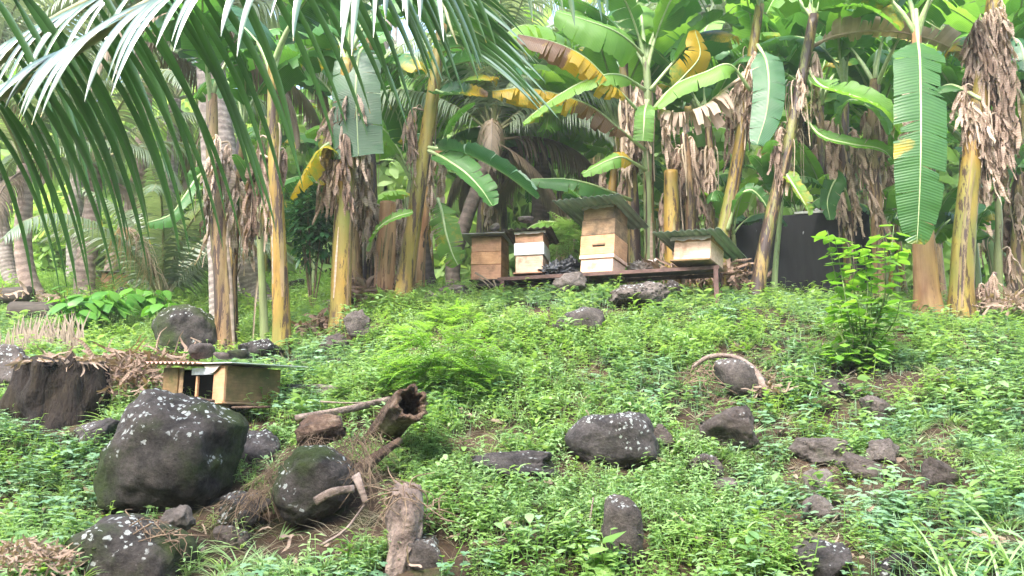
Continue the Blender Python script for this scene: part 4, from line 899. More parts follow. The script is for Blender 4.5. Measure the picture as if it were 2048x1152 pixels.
banana('n3', 'pale dried stub of a banana plant at the foot of the green sucker', (1974, 618, 8.4), [(1972, 600), (1978, 575), (1990, 545)], .085, .02, 'log_pale', 0, (3, .2, 1), 0, 'green', 35, group=G1)
Yl = lambda a, b=1.: (lambda t, k: a + (b - a) * t)
# giant hanging leaf and the other leaves that can be told apart
hero('j', [(1832, 20, 8.2), (1836, 80, 7.9), (1840, 125, 7.7), (1842, 250, 7.55), (1840, 370, 7.5), (1834, 488, 7.55)], .50, 'b_green', (-1, .12, .05), .4, .08, .20, lambda t, k: .34 * math.exp(-((t - .57 - .02 * k) / .045) ** 2) * ((.5 + k) if k > 0 else .35) + (.25 if k > .9 and .42 < t < .47 else 0) + max(0, t - .9) * 3, 3, label='giant green hanging leaf', gapf=.8, n=60)
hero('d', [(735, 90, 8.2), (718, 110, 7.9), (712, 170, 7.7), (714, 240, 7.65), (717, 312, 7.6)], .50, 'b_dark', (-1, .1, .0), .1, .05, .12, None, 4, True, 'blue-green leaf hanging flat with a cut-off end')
hero('g', [(1292, 240, 9.6), (1256, 200, 9.2), (1215, 160, 8.9), (1170, 115, 8.7), (1110, 85, 8.6), (1036, 68, 8.6)], .38, 'b_green', (-.1, 1, .15), .8, 1.25, .2, lambda t, k: .52 if t < .62 else .8, 5, label='big yellow and brown arching leaf', gapf=.6)
hero('g', [(1290, 300, 9.7), (1235, 255, 9.3), (1185, 215, 9.1), (1120, 190, 9.0), (1050, 176, 8.9), (984, 182, 8.9)], .36, 'b_green', (-.1, 1, .15), .85, 1.2, .12, lambda t, k: .85 if t < .42 else (.58 if t < .7 else .4), 6, label='yellow leaf with a tattered brown base')
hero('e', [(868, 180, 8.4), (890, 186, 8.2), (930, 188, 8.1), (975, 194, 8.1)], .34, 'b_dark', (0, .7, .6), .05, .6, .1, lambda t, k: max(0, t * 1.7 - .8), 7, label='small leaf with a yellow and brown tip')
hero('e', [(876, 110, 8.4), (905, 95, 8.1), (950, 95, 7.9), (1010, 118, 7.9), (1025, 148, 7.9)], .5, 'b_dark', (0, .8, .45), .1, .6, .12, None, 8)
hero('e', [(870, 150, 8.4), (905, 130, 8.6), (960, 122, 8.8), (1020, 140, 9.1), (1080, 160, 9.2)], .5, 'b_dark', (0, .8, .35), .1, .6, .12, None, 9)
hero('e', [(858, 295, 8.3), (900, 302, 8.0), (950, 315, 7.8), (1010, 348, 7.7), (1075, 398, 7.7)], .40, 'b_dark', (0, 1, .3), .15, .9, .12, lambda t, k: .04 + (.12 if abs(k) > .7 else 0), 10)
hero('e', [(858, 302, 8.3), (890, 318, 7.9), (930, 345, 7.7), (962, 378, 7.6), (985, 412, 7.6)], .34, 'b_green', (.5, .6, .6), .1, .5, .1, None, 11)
hero('e2', [(876, 398, 8.9), (884, 425, 8.7), (893, 470, 8.6), (905, 508, 8.6), (916, 530, 8.6)], .33, 'b_bright', (-1, .2, .1), .75, .1, .05, lambda t, k: .17 + .06 * abs(k), 12, label='torn yellow-green leaf hanging beside the hive')
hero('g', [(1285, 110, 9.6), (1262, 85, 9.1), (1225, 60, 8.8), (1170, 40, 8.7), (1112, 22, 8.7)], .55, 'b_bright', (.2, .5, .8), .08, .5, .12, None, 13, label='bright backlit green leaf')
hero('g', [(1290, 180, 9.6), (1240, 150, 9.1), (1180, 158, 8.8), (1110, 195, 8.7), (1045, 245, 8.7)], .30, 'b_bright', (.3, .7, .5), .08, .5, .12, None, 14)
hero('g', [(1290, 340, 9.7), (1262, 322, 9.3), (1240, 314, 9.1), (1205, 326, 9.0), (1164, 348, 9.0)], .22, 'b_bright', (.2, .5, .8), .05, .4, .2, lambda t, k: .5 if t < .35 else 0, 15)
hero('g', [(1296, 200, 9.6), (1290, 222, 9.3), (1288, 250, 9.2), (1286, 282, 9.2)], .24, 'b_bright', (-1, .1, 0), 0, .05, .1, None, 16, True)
hero('h', [(1515, 90, 9.2), (1532, 120, 8.9), (1538, 170, 8.8), (1532, 230, 8.8), (1514, 290, 8.8)], .36, 'b_dark', (-1, .3, .1), .1, .1, .12, None, 17)
hero('i', [(1622, 95, 8.9), (1670, 72, 8.7), (1750, 62, 8.6), (1830, 70, 8.6), (1900, 95, 8.6), (1950, 135, 8.6)], .50, 'b_dead', (0, .6, -.3), .95, 1.25, .1, None, 18, label='long dead leaf with tattered brown strips', gapf=1.2, name='dead_leaf', rib='midrib_dead', n=56)
hero('h', [(1484, 155, 9.3), (1448, 180, 9.1), (1408, 212, 9.0), (1360, 226, 9.0), (1318, 218, 9.0)], .46, 'b_dead', (0, .6, -.3), .95, 1.25, .2, None, 19, gapf=1.2, name='dead_leaf', rib='midrib_dead')
hero('i', [(1620, 30, 8.9), (1665, 12, 8.6), (1720, 10, 8.4), (1765, 30, 8.3), (1800, 62, 8.3)], .5, 'b_bright', (.3, .6, .6), .05, .4, .1, lambda t, k: .3 if k > .3 and t > .4 else 0, 20)
hero('i', [(1612, 130, 8.9), (1640, 170, 8.6), (1700, 190, 8.4), (1760, 215, 8.3), (1800, 268, 8.3)], .42, 'b_bright', (.3, .6, .6), .1, .5, .1, None, 21)
hero('l', [(1695, 300, 9.6), (1680, 240, 9.2), (1700, 200, 9.0), (1745, 220, 8.9), (1775, 270, 8.9)], .40, 'b_green', (.3, .6, .6), .1, .5, .2, None, 22)
hero('g2', [(1262, 400, 10.1), (1225, 385, 9.6), (1180, 368, 9.3), (1130, 358, 9.2), (1062, 358, 9.2)], .30, 'b_green', (.1, .7, .6), .1, .6, .1, None, 23)
hero('stump1', [(736, 500, 8.3), (748, 470, 8.1), (768, 448, 8.0), (795, 433, 7.9), (826, 424, 7.9)], .17, 'b_bright', (.3, .5, .8), 0, .3, .1, None, 24)
hero('c', [(690, 300, 7.9), (665, 285, 7.7), (640, 300, 7.6), (612, 340, 7.5), (580, 396, 7.5)], .30, 'b_bright', (.3, .6, .6), .5, .5, .12, lambda t, k: .2 + t * .3, 25)
hero('a', [(430, 340, 7.8), (400, 350, 7.5), (370, 392, 7.4), (340, 430, 7.4), (294, 446, 7.4)], .20, 'b_green', (.2, .4, .8), 0, .6, .1, None, 26)
hero('i', [(1600, 220, 8.9), (1640, 270, 8.7), (1700, 288, 8.6), (1765, 300, 8.6), (1800, 340, 8.6)], .20, 'b_bright', (.2, .5, .8), 0, .6, .1, None, 27)
hero('i', [(1560, 330, 8.9), (1580, 360, 8.7), (1605, 400, 8.6), (1620, 430, 8.6)], .22, 'b_bright', (.5, .5, .6), .2, .5, .1, lambda t, k: .25, 28)
hero('h', [(1455, 460, 9.3), (1475, 400, 9.1), (1500, 380, 9.0), (1525, 400, 9.0), (1540, 430, 9.0)], .22, 'b_green', (.5, .5, .6), .2, .5, .1, None, 29)
hero('l', [(1700, 420, 9.6), (1690, 380, 9.4), (1672, 360, 9.3), (1655, 400, 9.2), (1660, 440, 9.2)], .26, 'b_green', (.8, .3, .5), .1, .2, .2, None, 30)
hero('g', [(1300, 180, 9.8), (1350, 120, 9.8), (1400, 60, 9.8), (1440, 40, 9.9), (1480, 60, 10)], .5, 'b_green', (.2, .8, .5), .3, .6, .2, None, 31)
hero('g', [(1298, 230, 9.7), (1330, 190, 9.5), (1370, 150, 9.5), (1400, 110, 9.5), (1390, 60, 9.5)], .40, 'b_green', (.8, .3, .3), .5, .3, .3, lambda t, k: .5 if t > .3 else .3, 32)
hero('h', [(1500, 180, 9.2), (1460, 130, 9.0), (1410, 145, 8.9), (1350, 170, 8.9), (1310, 215, 8.9)], .34, 'b_bright', (.1, .7, .6), .1, .6, .15, None, 33)
hero('k', [(1965, 200, 8.1), (1900, 170, 8.4), (1860, 200, 8.7), (1820, 280, 8.9)], .34, 'b_green', None, .2, .6, .15, None, 34)
m = MB(); rock_mesh(m, at(1741, 108, 8.4), .045, .045, .09, 5, 3, .05, 0); o = build(m, 'banana_bud', M['r_dark'], BN['j'][0]) if False else None
# background bananas
G2 = 'banana plants deeper in the grove'
BG = [(955, 12.5), (1010, 14.5), (1130, 13), (1190, 15), (1215, 11.6), (1330, 12.2), (1390, 13.5), (1455, 12), (1560, 12.3), (1620, 14), (1655, 11.8), (1790, 12.2), (1815, 14.2), (1890, 12.2), (1960, 11.5), (2010, 13), (2080, 11), (650, 19), (600, 20), (520, 17.5), (712, 12.5), (790, 12.5), (860, 14.5), (1500, 16), (1720, 16), (1880, 17), (1120, 17), (285, 24), (120, 25), (400, 26), (2120, 14), (-60, 20)]
rb = random.Random(5)
BL = ['behind the leftmost hive', 'far behind the gap between the two left hives', 'behind the black bags', 'far behind the tallest hive', 'close behind the left edge of the tallest hive', 'behind the flat-cut yellow stem', 'behind the brown dying stem', 'behind the low green-roofed hive', 'behind the left end of the black tank', 'far behind the middle of the black tank', 'just behind the pale lid of the black tank', 'behind the peeled pinkish stem', 'far behind the giant hanging leaf', 'behind the purple-footed yellow stem', 'behind the long skirt of dead leaves at the right', 'far behind the green sucker at the right', 'outermost at the right edge of the picture', 'behind the skirted stem at left', 'far behind the ochre-yellow stem', 'behind the slim green sucker at left', 'behind the dark bush by the skirted stem', 'behind the leaning yellow stem', 'far behind the torn yellow-green leaf', 'very far behind the streaked leaning stem', 'very far behind the sapling', 'very far behind the two thick right stems', 'very far behind the narrow hive', 'far off behind the young stemless palm', 'far off behind the far hives', 'far off behind the double brown stem', 'far off beyond the right edge', 'far off at the left edge']
for i, (px, Y) in enumerate(BG):
    b = onground(px, Y); hgt = rb.uniform(2.0, 3.4) * (1 if Y < 15 else 1.25); ln = rb.uniform(-.35, .35)
    t = thing('banana_plant', 'background banana plant ' + BL[i], 'banana plant', b, group=G2)
    m = MB(); P = [b + Vector((0, 0, -.1)), b + Vector((ln * .3, 0, hgt * .5)), b + Vector((ln, 0, hgt))]
    m, PP = stem_mesh(P, .10, .055, i, 14, seg=10); build(m, 'pseudostem', M[rb.choice(['st_dark', 'st_brown', 'st_yellow', 'st_green'])], t)
    top = P[-1] - b
    for k in range(10):
        inst(rb.choice(LV[rb.choice(['green', 'bright', 'bright'])]), 'leaf', t, top, (0, rb.uniform(-.3, .3), R(k * 36 + rb.uniform(-20, 20))), rb.uniform(.85, 1.25))
    for k in range(3):
        f = rb.uniform(.65, .95); inst(rb.choice(LV['dead']), 'dead_leaf', t, PP[int(f * 14)] - b, (0, 0, rb.uniform(0, 6.28)), rb.uniform(.9, 1.3))
# low suckers filling the gaps
SL = ['left of the tallest hive roof', 'right behind the tallest hive roof', 'left of the flat-cut stem', 'right of the brown dying stem', 'at the left end of the black tank', 'between the dark leaning stem and the slender sucker', 'before the black tank, left of the sapling', 'over the tank behind the sapling', 'left of the giant hanging leaf', 'between the two thick right stems', 'right of the purple-footed stem', 'at the far right edge', 'behind the skirted stem', 'beside the dark glossy bush']
G3 = 'leafy banana suckers between the stems'
for i, (px, py, Y, s) in enumerate([(1180, 500, 11.5, .7), (1225, 480, 11, .6), (1325, 430, 11.5, .7), (1400, 440, 11, .6), (1475, 470, 10.2, .5), (1600, 440, 11.6, .6), (1660, 430, 11.8, .6), (1730, 430, 11.6, .6), (1800, 470, 10.2, .6), (1880, 500, 10.0, .6), (1965, 480, 10, .6), (2030, 500, 10.2, .6), (700, 470, 10.5, .5), (620, 480, 12, .6)]):
    b = onground(px, Y); hh = max(.3, at(px, py, Y).z - b.z); t = thing('banana_sucker', 'young banana sucker ' + SL[i], 'banana plant', b, group=G3)
    m, PP = stem_mesh([b - Vector((0, 0, .05)), b + Vector((.02, 0, hh * .5)), b + Vector((rb.uniform(-.1, .1), 0, hh))], .05, .03, i, 10, seg=8); build(m, 'pseudostem', M['st_green'], t)
    for k in range(6): inst(rb.choice(LV[rb.choice(['green', 'bright', 'dark'])]), 'leaf', t, PP[-1] - b, (0, rb.uniform(-.2, .25), R(k * 60 + rb.uniform(-25, 25))), s * rb.uniform(.7, 1.1))
# ------------------------------------------------------------------ coconut palms
def frond_mesh(L, e0, bend, seed, nl=58, ll=.62, lw=.017, hang=.8, mats=('palm_bg', 'rachis'), twist=0):
    r_ = random.Random(seed); P = spline(crown_mid(L, e0, bend, 0, 0, seed), 30); m = MB(); tube(m, P, lambda t: .028 * (1 - .88 * t), 6, m=1)
    for sg in (-1, 1):
        for i in range(nl):
            t = .14 + .85 * (i + r_.random() * .5) / nl; q = t * 29.9; a = int(q); c = P[a].lerp(P[a + 1], q - a); T = (P[a + 1] - P[a]).normalized()
            s = Vector((0, 1, 0)) * sg; l = ll * (math.sin(math.pi * (t * .82 + .15)) ** .7) * r_.uniform(.85, 1.1)
            d = (s * .8 + T * .55 + Vector((0, 0, .15))).normalized(); pts = [c]
            for k in range(5): d = (d + Vector((0, 0, -hang * .42 * r_.uniform(.7, 1.3)))).normalized(); pts.append(pts[-1] + d * l / 5)
            ribbon(m, pts, T, lambda u: lw * (1 - u ** 2.2) + .001, .35)
    return m.mesh('coconut_frond', [M[mats[0]], M[mats[1]]])
FV = [frond_mesh(3.0, R(75), R(110), 1), frond_mesh(3.2, R(55), R(115), 2), frond_mesh(2.8, R(35), R(100), 3, hang=1.1), frond_mesh(3.0, R(80), R(70), 4), frond_mesh(2.6, R(10), R(85), 5, hang=1.3)]
FB = [frond_mesh(2.6, R(20), R(120), 6, hang=1.5, mats=('palm_brown', 'rachis_brown')), frond_mesh(2.3, R(-20), R(70), 7, hang=1.0, mats=('palm_brown', 'rachis_brown'))]
GP = 'coconut palms among the banana plants'
def palm(label, base, path, r0, r1, mat='trunk', fronds=12, scale=1.0, seed=1, brown=2, elev=0, group=GP, low=False):
    b = onground(base[0], base[1]) if len(base) == 2 else gp(base[0], base[1])
    t = thing('coconut_palm', label, 'palm', b, group=group); r_ = random.Random(seed)
    if path:
        pts = [b - Vector((0, 0, .1))] + [at(q[0], q[1], b.y + (q[2] if len(q) > 2 else 0)) for q in path]; P = spline(pts, 40); m = MB()
        tube(m, P, lambda u: lerp(r0, r1, u) * (1 + .7 * max(0, 1 - u * 7) ** 2), 16, rough=.10, seed=seed)
        L = sum((P[i + 1] - P[i]).length for i in range(40)); m.uv = [(u, v * L / 3.) for u, v in m.uv]
        build(m, 'trunk', M[mat], t); top = P[-1] - b
    else: top = Vector((0, 0, .1))
    for k in range(fronds):
        me = r_.choice(FV[:4]) if not low else r_.choice([FV[0], FV[3], FV[3], FV[1]])
        inst(me, 'frond', t, top, (0, r_.uniform(-.2, .2) + elev, R(k * 137.5 + r_.uniform(-12, 12))), scale * r_.uniform(.85, 1.15))
    for k in range(brown): inst(r_.choice(FB), 'dry_frond', t, top + Vector((0, 0, -.1)), (0, 0, r_.uniform(0, 6.28)), scale * r_.uniform(.8, 1.1))
    return t
palm('pinkish ringed palm trunk with a flared foot by the black logs', (72, 10.8), [(52, 540), (46, 460), (50, 400), (48, 330)], .13, .09, 'trunk_pink', 9, .8, 2, 1)
palm('grey palm trunk leaning left at the left edge', (38, 11.8), [(18, 540), (4, 460), (-12, 350), (-20, 150)], .12, .10, 'trunk', 10, 1, 3)
palm('palm with a dark pink trunk in front of the far hives', (160, 11.6), [(170, 540), (180, 470), (186, 400), (188, 330)], .15, .11, 'trunk_pink', 8, .85, 4, 1)
palm('palm trunk leaning right just past the far hives', (205, 13.0), [(225, 540), (250, 460), (278, 350), (290, 200), (292, 80)], .13, .11, 'trunk_pink', 9, 1.0, 5, 1)
palm('tall pale leaning palm trunk behind the left banana stems', (525, 11.5), [(505, 560), (478, 440), (455, 320), (438, 200), (420, 20)], .20, .13, 'trunk', 10, 1.1, 6)
palm('second pale palm trunk leaning beside the tall pale one', (500, 12.6), [(492, 540), (484, 480), (470, 400), (450, 280), (430, 120)], .17, .13, 'trunk', 10, 1.1, 7)
palm('pale upright palm trunk beside the brown double banana stem', (436, 9.2), [(434, 600), (430, 480), (420, 360), (410, 200), (400, 0)], .09, .08, 'trunk', 6, .9, 8)
palm('stemless young palm with upright fronds behind the shrub patch', (318, 10.6), None, .1, .1, 'trunk', 13, .78, 9, 1, -.25, low=True)
palm('slender dark trunk leaning left of the leftmost hive', (885, 9.6), [(862, 560), (850, 500), (842, 420), (835, 330)], .065, .05, 'trunk_dark', 0, 1, 10, 0)
palm('palm with hanging grey-green fronds right behind the narrow hive', (1075, 13.0), [(1078, 480), (1082, 400), (1086, 330), (1088, 290)], .17, .14, 'trunk_dark', 17, .95, 11, 5)
palm('palm behind the leftmost hive with a short pinkish trunk', (918, 12.0), [(905, 540), (925, 460), (960, 360), (985, 270)], .12, .10, 'trunk_dark', 14, .95, 12, 4)
palm('palm crown high above the leftmost hive, behind the leaning stem', (1000, 16.0), [(985, 420), (965, 250), (950, 120)], .15, .12, 'trunk', 14, 1.15, 13, 2)
palm('palm with drooping pale fronds in the upper left background', (140, 15.0), [(150, 450), (160, 280), (170, 170)], .15, .12, 'trunk', 10, 1.1, 14, 1)
palm('palm whose arching whitish fronds fill the left centre background', (330, 15.5), [(335, 450), (345, 300), (350, 200)], .15, .12, 'trunk', 10, 1.15, 15, 1)
palm('distant palm between the tall pale trunks and the ochre stem', (610, 19.0), [(612, 380), (618, 240), (625, 130)], .15, .12, 'trunk', 14, 1.15, 16, 2)
palm('distant palm at the left edge behind the grey leaning trunk', (-40, 16.0), [(-30, 400), (-20, 260), (0, 130)], .15, .12, 'trunk', 9, 1.1, 17, 1)
palm('distant palm behind the black tank wall', (1620, 15.5), [(1615, 420), (1610, 300), (1605, 220)], .15, .12, 'trunk_dark', 15, 1.1, 18, 3)
palm('distant palm at the upper right behind the giant hanging leaf', (1930, 17), [(1930, 420), (1935, 250), (1940, 120)], .15, .12, 'trunk_dark', 15, 1.2, 19, 2)
palm('distant palm high above the two green-roofed hives', (1360, 18), [(1370, 420), (1380, 200), (1385, 80)], .15, .12, 'trunk_dark', 15, 1.2, 20, 2)
# pale dry frond of the young palm, and fallen fronds
m = MB(); r_ = random.Random(3); P = spline([at(318, 590, 10.5), at(300, 520, 10.1), at(272, 462, 9.9), at(240, 455, 9.8)], 16); tube(m, P, lambda t: .018 * (1 - .8 * t), 5, m=1)
for i in range(90):
    c = P[r_.randint(4, 16)]; d = Vector((r_.uniform(-.6, .8), r_.uniform(-.5, .5), -.5)).normalized(); pts = [c, c + d * .16, c + d * .26 + Vector((0, 0, -.14)), c + d * .3 + Vector((0, 0, -.32))]
    ribbon(m, pts, Vector((0, 1, .2)), lambda u: .013 * (1.05 - u), .3)
tag(build(m, 'palm_frond', [M['b_dead'], M['midrib_dead']]), 'pale dried palm frond drooping left of the young stemless palm', 'palm frond')
def fallen(pts, label, seed, mat='palm_brown', up=(0, -.2, 1), ll=.4, n_=55):
    m = MB(); r_ = random.Random(seed); P = spline(pts, 20); tube(m, P, lambda t: .016 * (1 - .7 * t), 5, m=1)
    for i in range(n_):
        q = .5 + 19 * i / n_; a = int(q); c = P[a].lerp(P[a + 1], q - a); T = (P[a + 1] - P[a]).normalized()
        for sg in (1,):
            d = (Vector(up) + T * .5 + Vector((r_.gauss(0, .12), r_.gauss(0, .12), 0))).normalized(); l = ll * r_.uniform(.6, 1.1)
            ribbon(m, [c, c + d * l * .5, c + d * l + Vector((0, 0, -.05))], T, lambda u: .013 * (1.05 - u), .4)
    return tag(build(m, 'fallen_frond', [M[mat], M['rachis_brown']]), label, 'palm frond')
fallen([at(-60, 735, 6.6), at(30, 722, 6.7), at(110, 705, 6.9), at(175, 690, 7.0)], 'grey fallen palm frond with upturned leaflets left of the shrub patch', 5, 'palm_brown', (-.75, 0, .75), .42)
fallen([at(20, 700, 7.2), at(80, 690, 7.3), at(160, 690, 7.4)], 'second brown fallen palm frond just behind the grey one', 6, 'palm_brown', (-.6, .2, .8), .4)
# foreground palm: fronds reach in from beyond the left edge; every leaflet is its own object
fg = thing('coconut_palm', 'coconut palm beyond the left edge whose big glossy fronds hang across the upper left', 'palm', Vector((-4.2, 3.2, H(-4.2, 3.2))))
fb = Vector(fg.location)
m = MB(); P = spline([fb - Vector((0, 0, .1)), fb + Vector((0, 0, 1)), fb + Vector((.1, 0, 2.2))], 20); tube(m, P, lambda t: .16, 16, rough=.1); build(m, 'trunk', M['trunk'], fg)
def fg_frond(rpts, fam, seed, r0=.03):
    P = spline([at(*q) for q in rpts], 60); r_ = random.Random(seed)
    fr = bpy.data.objects.new('frond', None); link(fr, fg); m = MB(); tube(m, P, lambda t: r0 * (1 - .8 * t), 8, rough=.08); build(m, 'rachis', M['rachis'], fr)
    for (n_, t0, t1, fn, w0) in fam:
        for i in range(n_):
            if r_.random() < .09: continue
            t = lerp(t0, t1, (i + r_.uniform(0, .8)) / n_); q = t * 59.99; a = int(q); c = P[a].lerp(P[a + 1], q - a); T = (P[a + 1] - P[a]).normalized()
            d0, d1, l, hang = fn(t, r_)
            d = Vector(d0).normalized(); pts = [c]; seg = 12
            for k in range(seg): d = (d + (Vector(d1) - d) * hang * (.6 + k / seg)).normalized(); pts.append(pts[-1] + d * l / seg)
            mm = MB(); wv = w0 * r_.uniform(.8, 1.15); e = r_.random()
            tw = r_.uniform(-.5, .5)
            sds = [Matrix.Rotation(tw * k / seg, 3, 'Z') @ (Vector((1, 0, .15)) * .75 + T * .6) for k in range(seg + 1)]
            ribbon(mm, pts, sds, lambda u: wv * min(1, .35 + u * 4) * (1 - u ** 3) + .0007, .45, wear=(lambda u: .55 * max(0, u - .93) * 10) if e > .6 else None)
            me = mm.mesh('leaflet', [M['palm_fg']], True, c); o = bpy.data.objects.new('leaflet', me); o.location = c - fb; link(o, fr)
            o.parent = fr
def far_side(t, r_):      # leaflets on the far side, hanging down to the right
    l = lerp(.80, .92, min(1, t * 2.5)) if t < .5 else lerp(.90, .50, (t - .5) / .5)
    return ((.30 + .22 * t + r_.uniform(-.1, .1), .25, -.55), (.04 + .24 * t + r_.uniform(-.06, .06), .05, -1), l * r_.uniform(.82, 1.06), .12)
def near_side(t, r_):     # glossy leaflets that fall toward the viewer
    return ((-.75 + .8 * t + r_.uniform(-.12, .12), -.28, -.12 - .3 * t), (-.12 + .22 * t + r_.uniform(-.06, .06), -.10, -1), lerp(.45, .62, min(1, t * 2)) * r_.uniform(.6, 1.1), .16)
fg_frond([(-170, 255, 3.1), (0, 188, 2.95), (110, 125, 2.85), (230, 48, 2.8), (350, -20, 2.75), (500, -85, 2.7), (680, -120, 2.7), (790, -130, 2.75), (900, -125, 2.8)],
         [(56, .07, .98, far_side, .0122), (40, .08, .97, near_side, .016)], 3)
fg_frond([(-200, 190, 3.6), (0, 115, 3.5), (80, 60, 3.45), (170, 8, 3.4), (300, -50, 3.4), (450, -100, 3.4), (650, -120, 3.4)],
         [(16, .1, .6, far_side, .016), (16, .1, .7, near_side, .016)], 5, .034)
fg_frond([(-250, -60, 3.1), (-60, -40, 3.1), (30, -10, 3.2), (60, -30, 3.2), (200, -90, 3.2)], [(8, .3, .97, far_side, .016)], 7, .034)
def hangd(t, r_): return ((.3 + r_.uniform(-.2, .3), .2, -.5), (.1 + r_.uniform(-.08, .1), 0, -1), r_.uniform(.16, .36), .2)
fg_frond([(600, -120, 2.9), (750, -130, 2.9), (880, -140, 2.95), (1000, -120, 3.0), (1120, -100, 3.0), (1240, -90, 3.1)], [(13, .3, .98, hangd, .014)], 8, .02)
def sweep(t, r_): return ((1, .1, -.15 - .3 * t), (.6, .0, -1), r_.uniform(.5, .8), .10)
fg_frond([(830, -90, 4.5), (880, -10, 4.45), (900, 50, 4.4), (915, 90, 4.4)], [(26, .0, .98, sweep, .018)], 9, .02)
# ------------------------------------------------------------------ shrubs, sapling, taro
def leafblade(L, W, shape='ovate', fold=.15, curl=.25, n=5):
    """single leaf along +x, z up"""
    m = MB(); pts = []
    for i in range(n + 1):
        t = i / n; pts.append(Vector((t * L, 0, -curl * L * t * t)))
    pr = {'ovate': lambda t: W * (math.sin(math.pi * t ** .62)) ** .8 + .0006, 'lance': lambda t: W * math.sin(math.pi * t ** .75) + .0005, 'heart': lambda t: W * (min(1, .55 + 2.5 * t) * (1 - t ** 2.2)) + .0006}[shape]
    ribbon(m, pts, Vector((0, -1, 0)), pr, -fold); return m
def addleaf(mb, c, d, L, W, shape='lance', fold=.2, droop=.3, n=3, roll=0):
    d = Vector(d).normalized(); s = d.cross(Vector((0, 0, 1)));
    if s.length < .1: s = Vector((1, 0, 0))
    s.normalize(); s = Matrix.Rotation(roll, 3, d) @ s; pts = [c]
    for k in range(n): pts.append(pts[-1] + (d + Vector((0, 0, -droop * (k + .5) / n))).normalized() * L / n)
    if shape == 'lance': f = lambda t: W * math.sin(math.pi * min(.97, t * .9 + .07)) + .0004
    elif shape == 'round': f = lambda t: W * math.sqrt(max(0, math.sin(math.pi * min(.98, t * .94 + .05)))) + .0004
    else: f = lambda t: W * (1 - t ** 2) * min(1, .5 + 3 * t) + .0004
    ribbon(mb, pts, s, f, fold)
sapleaf = leafblade(.10, .038, 'ovate', .12, .12, 5).mesh('sapling_leaf', [M['sap']])
r_ = random.Random(22)
t = thing('sapling', 'bright green leafy sapling growing on the slope before the black tank wall', 'sapling', gp(1715, 742)); tb = Vector(t.location)
r_ = random.Random(21)
stems = [[(1715, 742), (1700, 650), (1672, 560), (1655, 462)], [(1720, 742), (1712, 640), (1706, 540), (1690, 480)], [(1722, 742), (1740, 650), (1742, 560), (1738, 500)],
         [(1718, 742), (1750, 660), (1775, 560), (1788, 450)], [(1715, 742), (1690, 690), (1672, 640), (1660, 600)], [(1720, 742), (1755, 690), (1790, 640), (1800, 600)], [(1718, 742), (1725, 700), (1720, 650), (1716, 600)], [(1715, 742), (1700, 700), (1690, 660), (1680, 620)], [(1715, 742), (1730, 700), (1752, 640), (1760, 560)], [(1715, 742), (1712, 700), (1700, 600), (1712, 540)], [(1715, 742), (1740, 720), (1760, 700), (1775, 680)], [(1715, 742), (1690, 725), (1675, 710), (1662, 690)], [(1716, 742), (1695, 620), (1680, 530), (1668, 470)], [(1718, 742), (1735, 600), (1730, 520), (1722, 490)], [(1718, 742), (1760, 640), (1790, 540), (1800, 490)], [(1718, 742), (1765, 620), (1770, 520), (1765, 470)]]
for si, s in enumerate(stems):
    P = spline([at(x, y, tb.y + r_.uniform(-.12, .12) * i - .0) for i, (x, y) in enumerate(s)], 18); P[0] = tb.copy(); m = MB(); tube(m, P, lambda u: .008 * (1 - .7 * u), 5); build(m, 'stem', M['stemgreen'], t)
    for k in range(28):
        q = P[min(18, 2 + (k * 17) // 28)]; az = k * 2.4 + r_.uniform(-.3, .3); l = .05
        inst(sapleaf, 'leaf', t, q - tb + Vector((math.cos(az), math.sin(az), .5)) * .02, (0, R(r_.uniform(-15, 30)), az), r_.uniform(.75, 1.3) * (1.1 if k > 8 else .9))
# taro / big-leaf patch on the left
taroleaf = leafblade(.20, .075, 'heart', .12, .25, 6).mesh('heart_leaf', [M['taro']])
GT = 'broad-leaved plants in front of the young palm'
for i in range(26):
    px = 130 + 195 * ((i * .618) % 1); py = 640 + 42 * ((i * .377) % 1); b = gp(px, py)
    t = thing('broad_leaf_plant', 'low green plant with broad heart-shaped leaves in the patch left of the rear boulder', 'plant', b, group=GT)
    for k in range(7):
        az = k * .9 + r_.uniform(0, 1); h = r_.uniform(.22, .42); tip = Vector((math.cos(az) * .12, math.sin(az) * .12, h)); m = MB(); tube(m, [b, b + tip * .6, b + tip], .005, 4, cap=False); build(m, 'stalk', M['stemgreen'], t)
        inst(taroleaf, 'leaf', t, tip, (R(r_.uniform(-20, 20)), R(r_.uniform(5, 40)), az), r_.uniform(.7, 1.15))
for i, (px, py, s) in enumerate([(398, 706, .6), (425, 704, .5), (380, 712, .5)]):
    b = at(px, py + 8, 5.9); t = thing('broad_leaf_plant', ['pale green leaf cluster just behind the round roof stone', 'small leaf cluster between the two roof stones', 'lowest leaf cluster left of the round roof stone'][i], 'plant', b)
    for k in range(6):
        az = k * 1.05 + i; inst(taroleaf, 'leaf', t, Vector((0, 0, .05)), (0, R(r_.uniform(-25, 10)), az), s * r_.uniform(.7, 1.1))
    m = MB(); g0 = Vector((b.x, b.y, H(b.x, b.y) - .02)); tube(m, [g0, b + Vector((0, 0, .05))], .006, 5); build(m, 'stalk', M['stemgreen'], t)
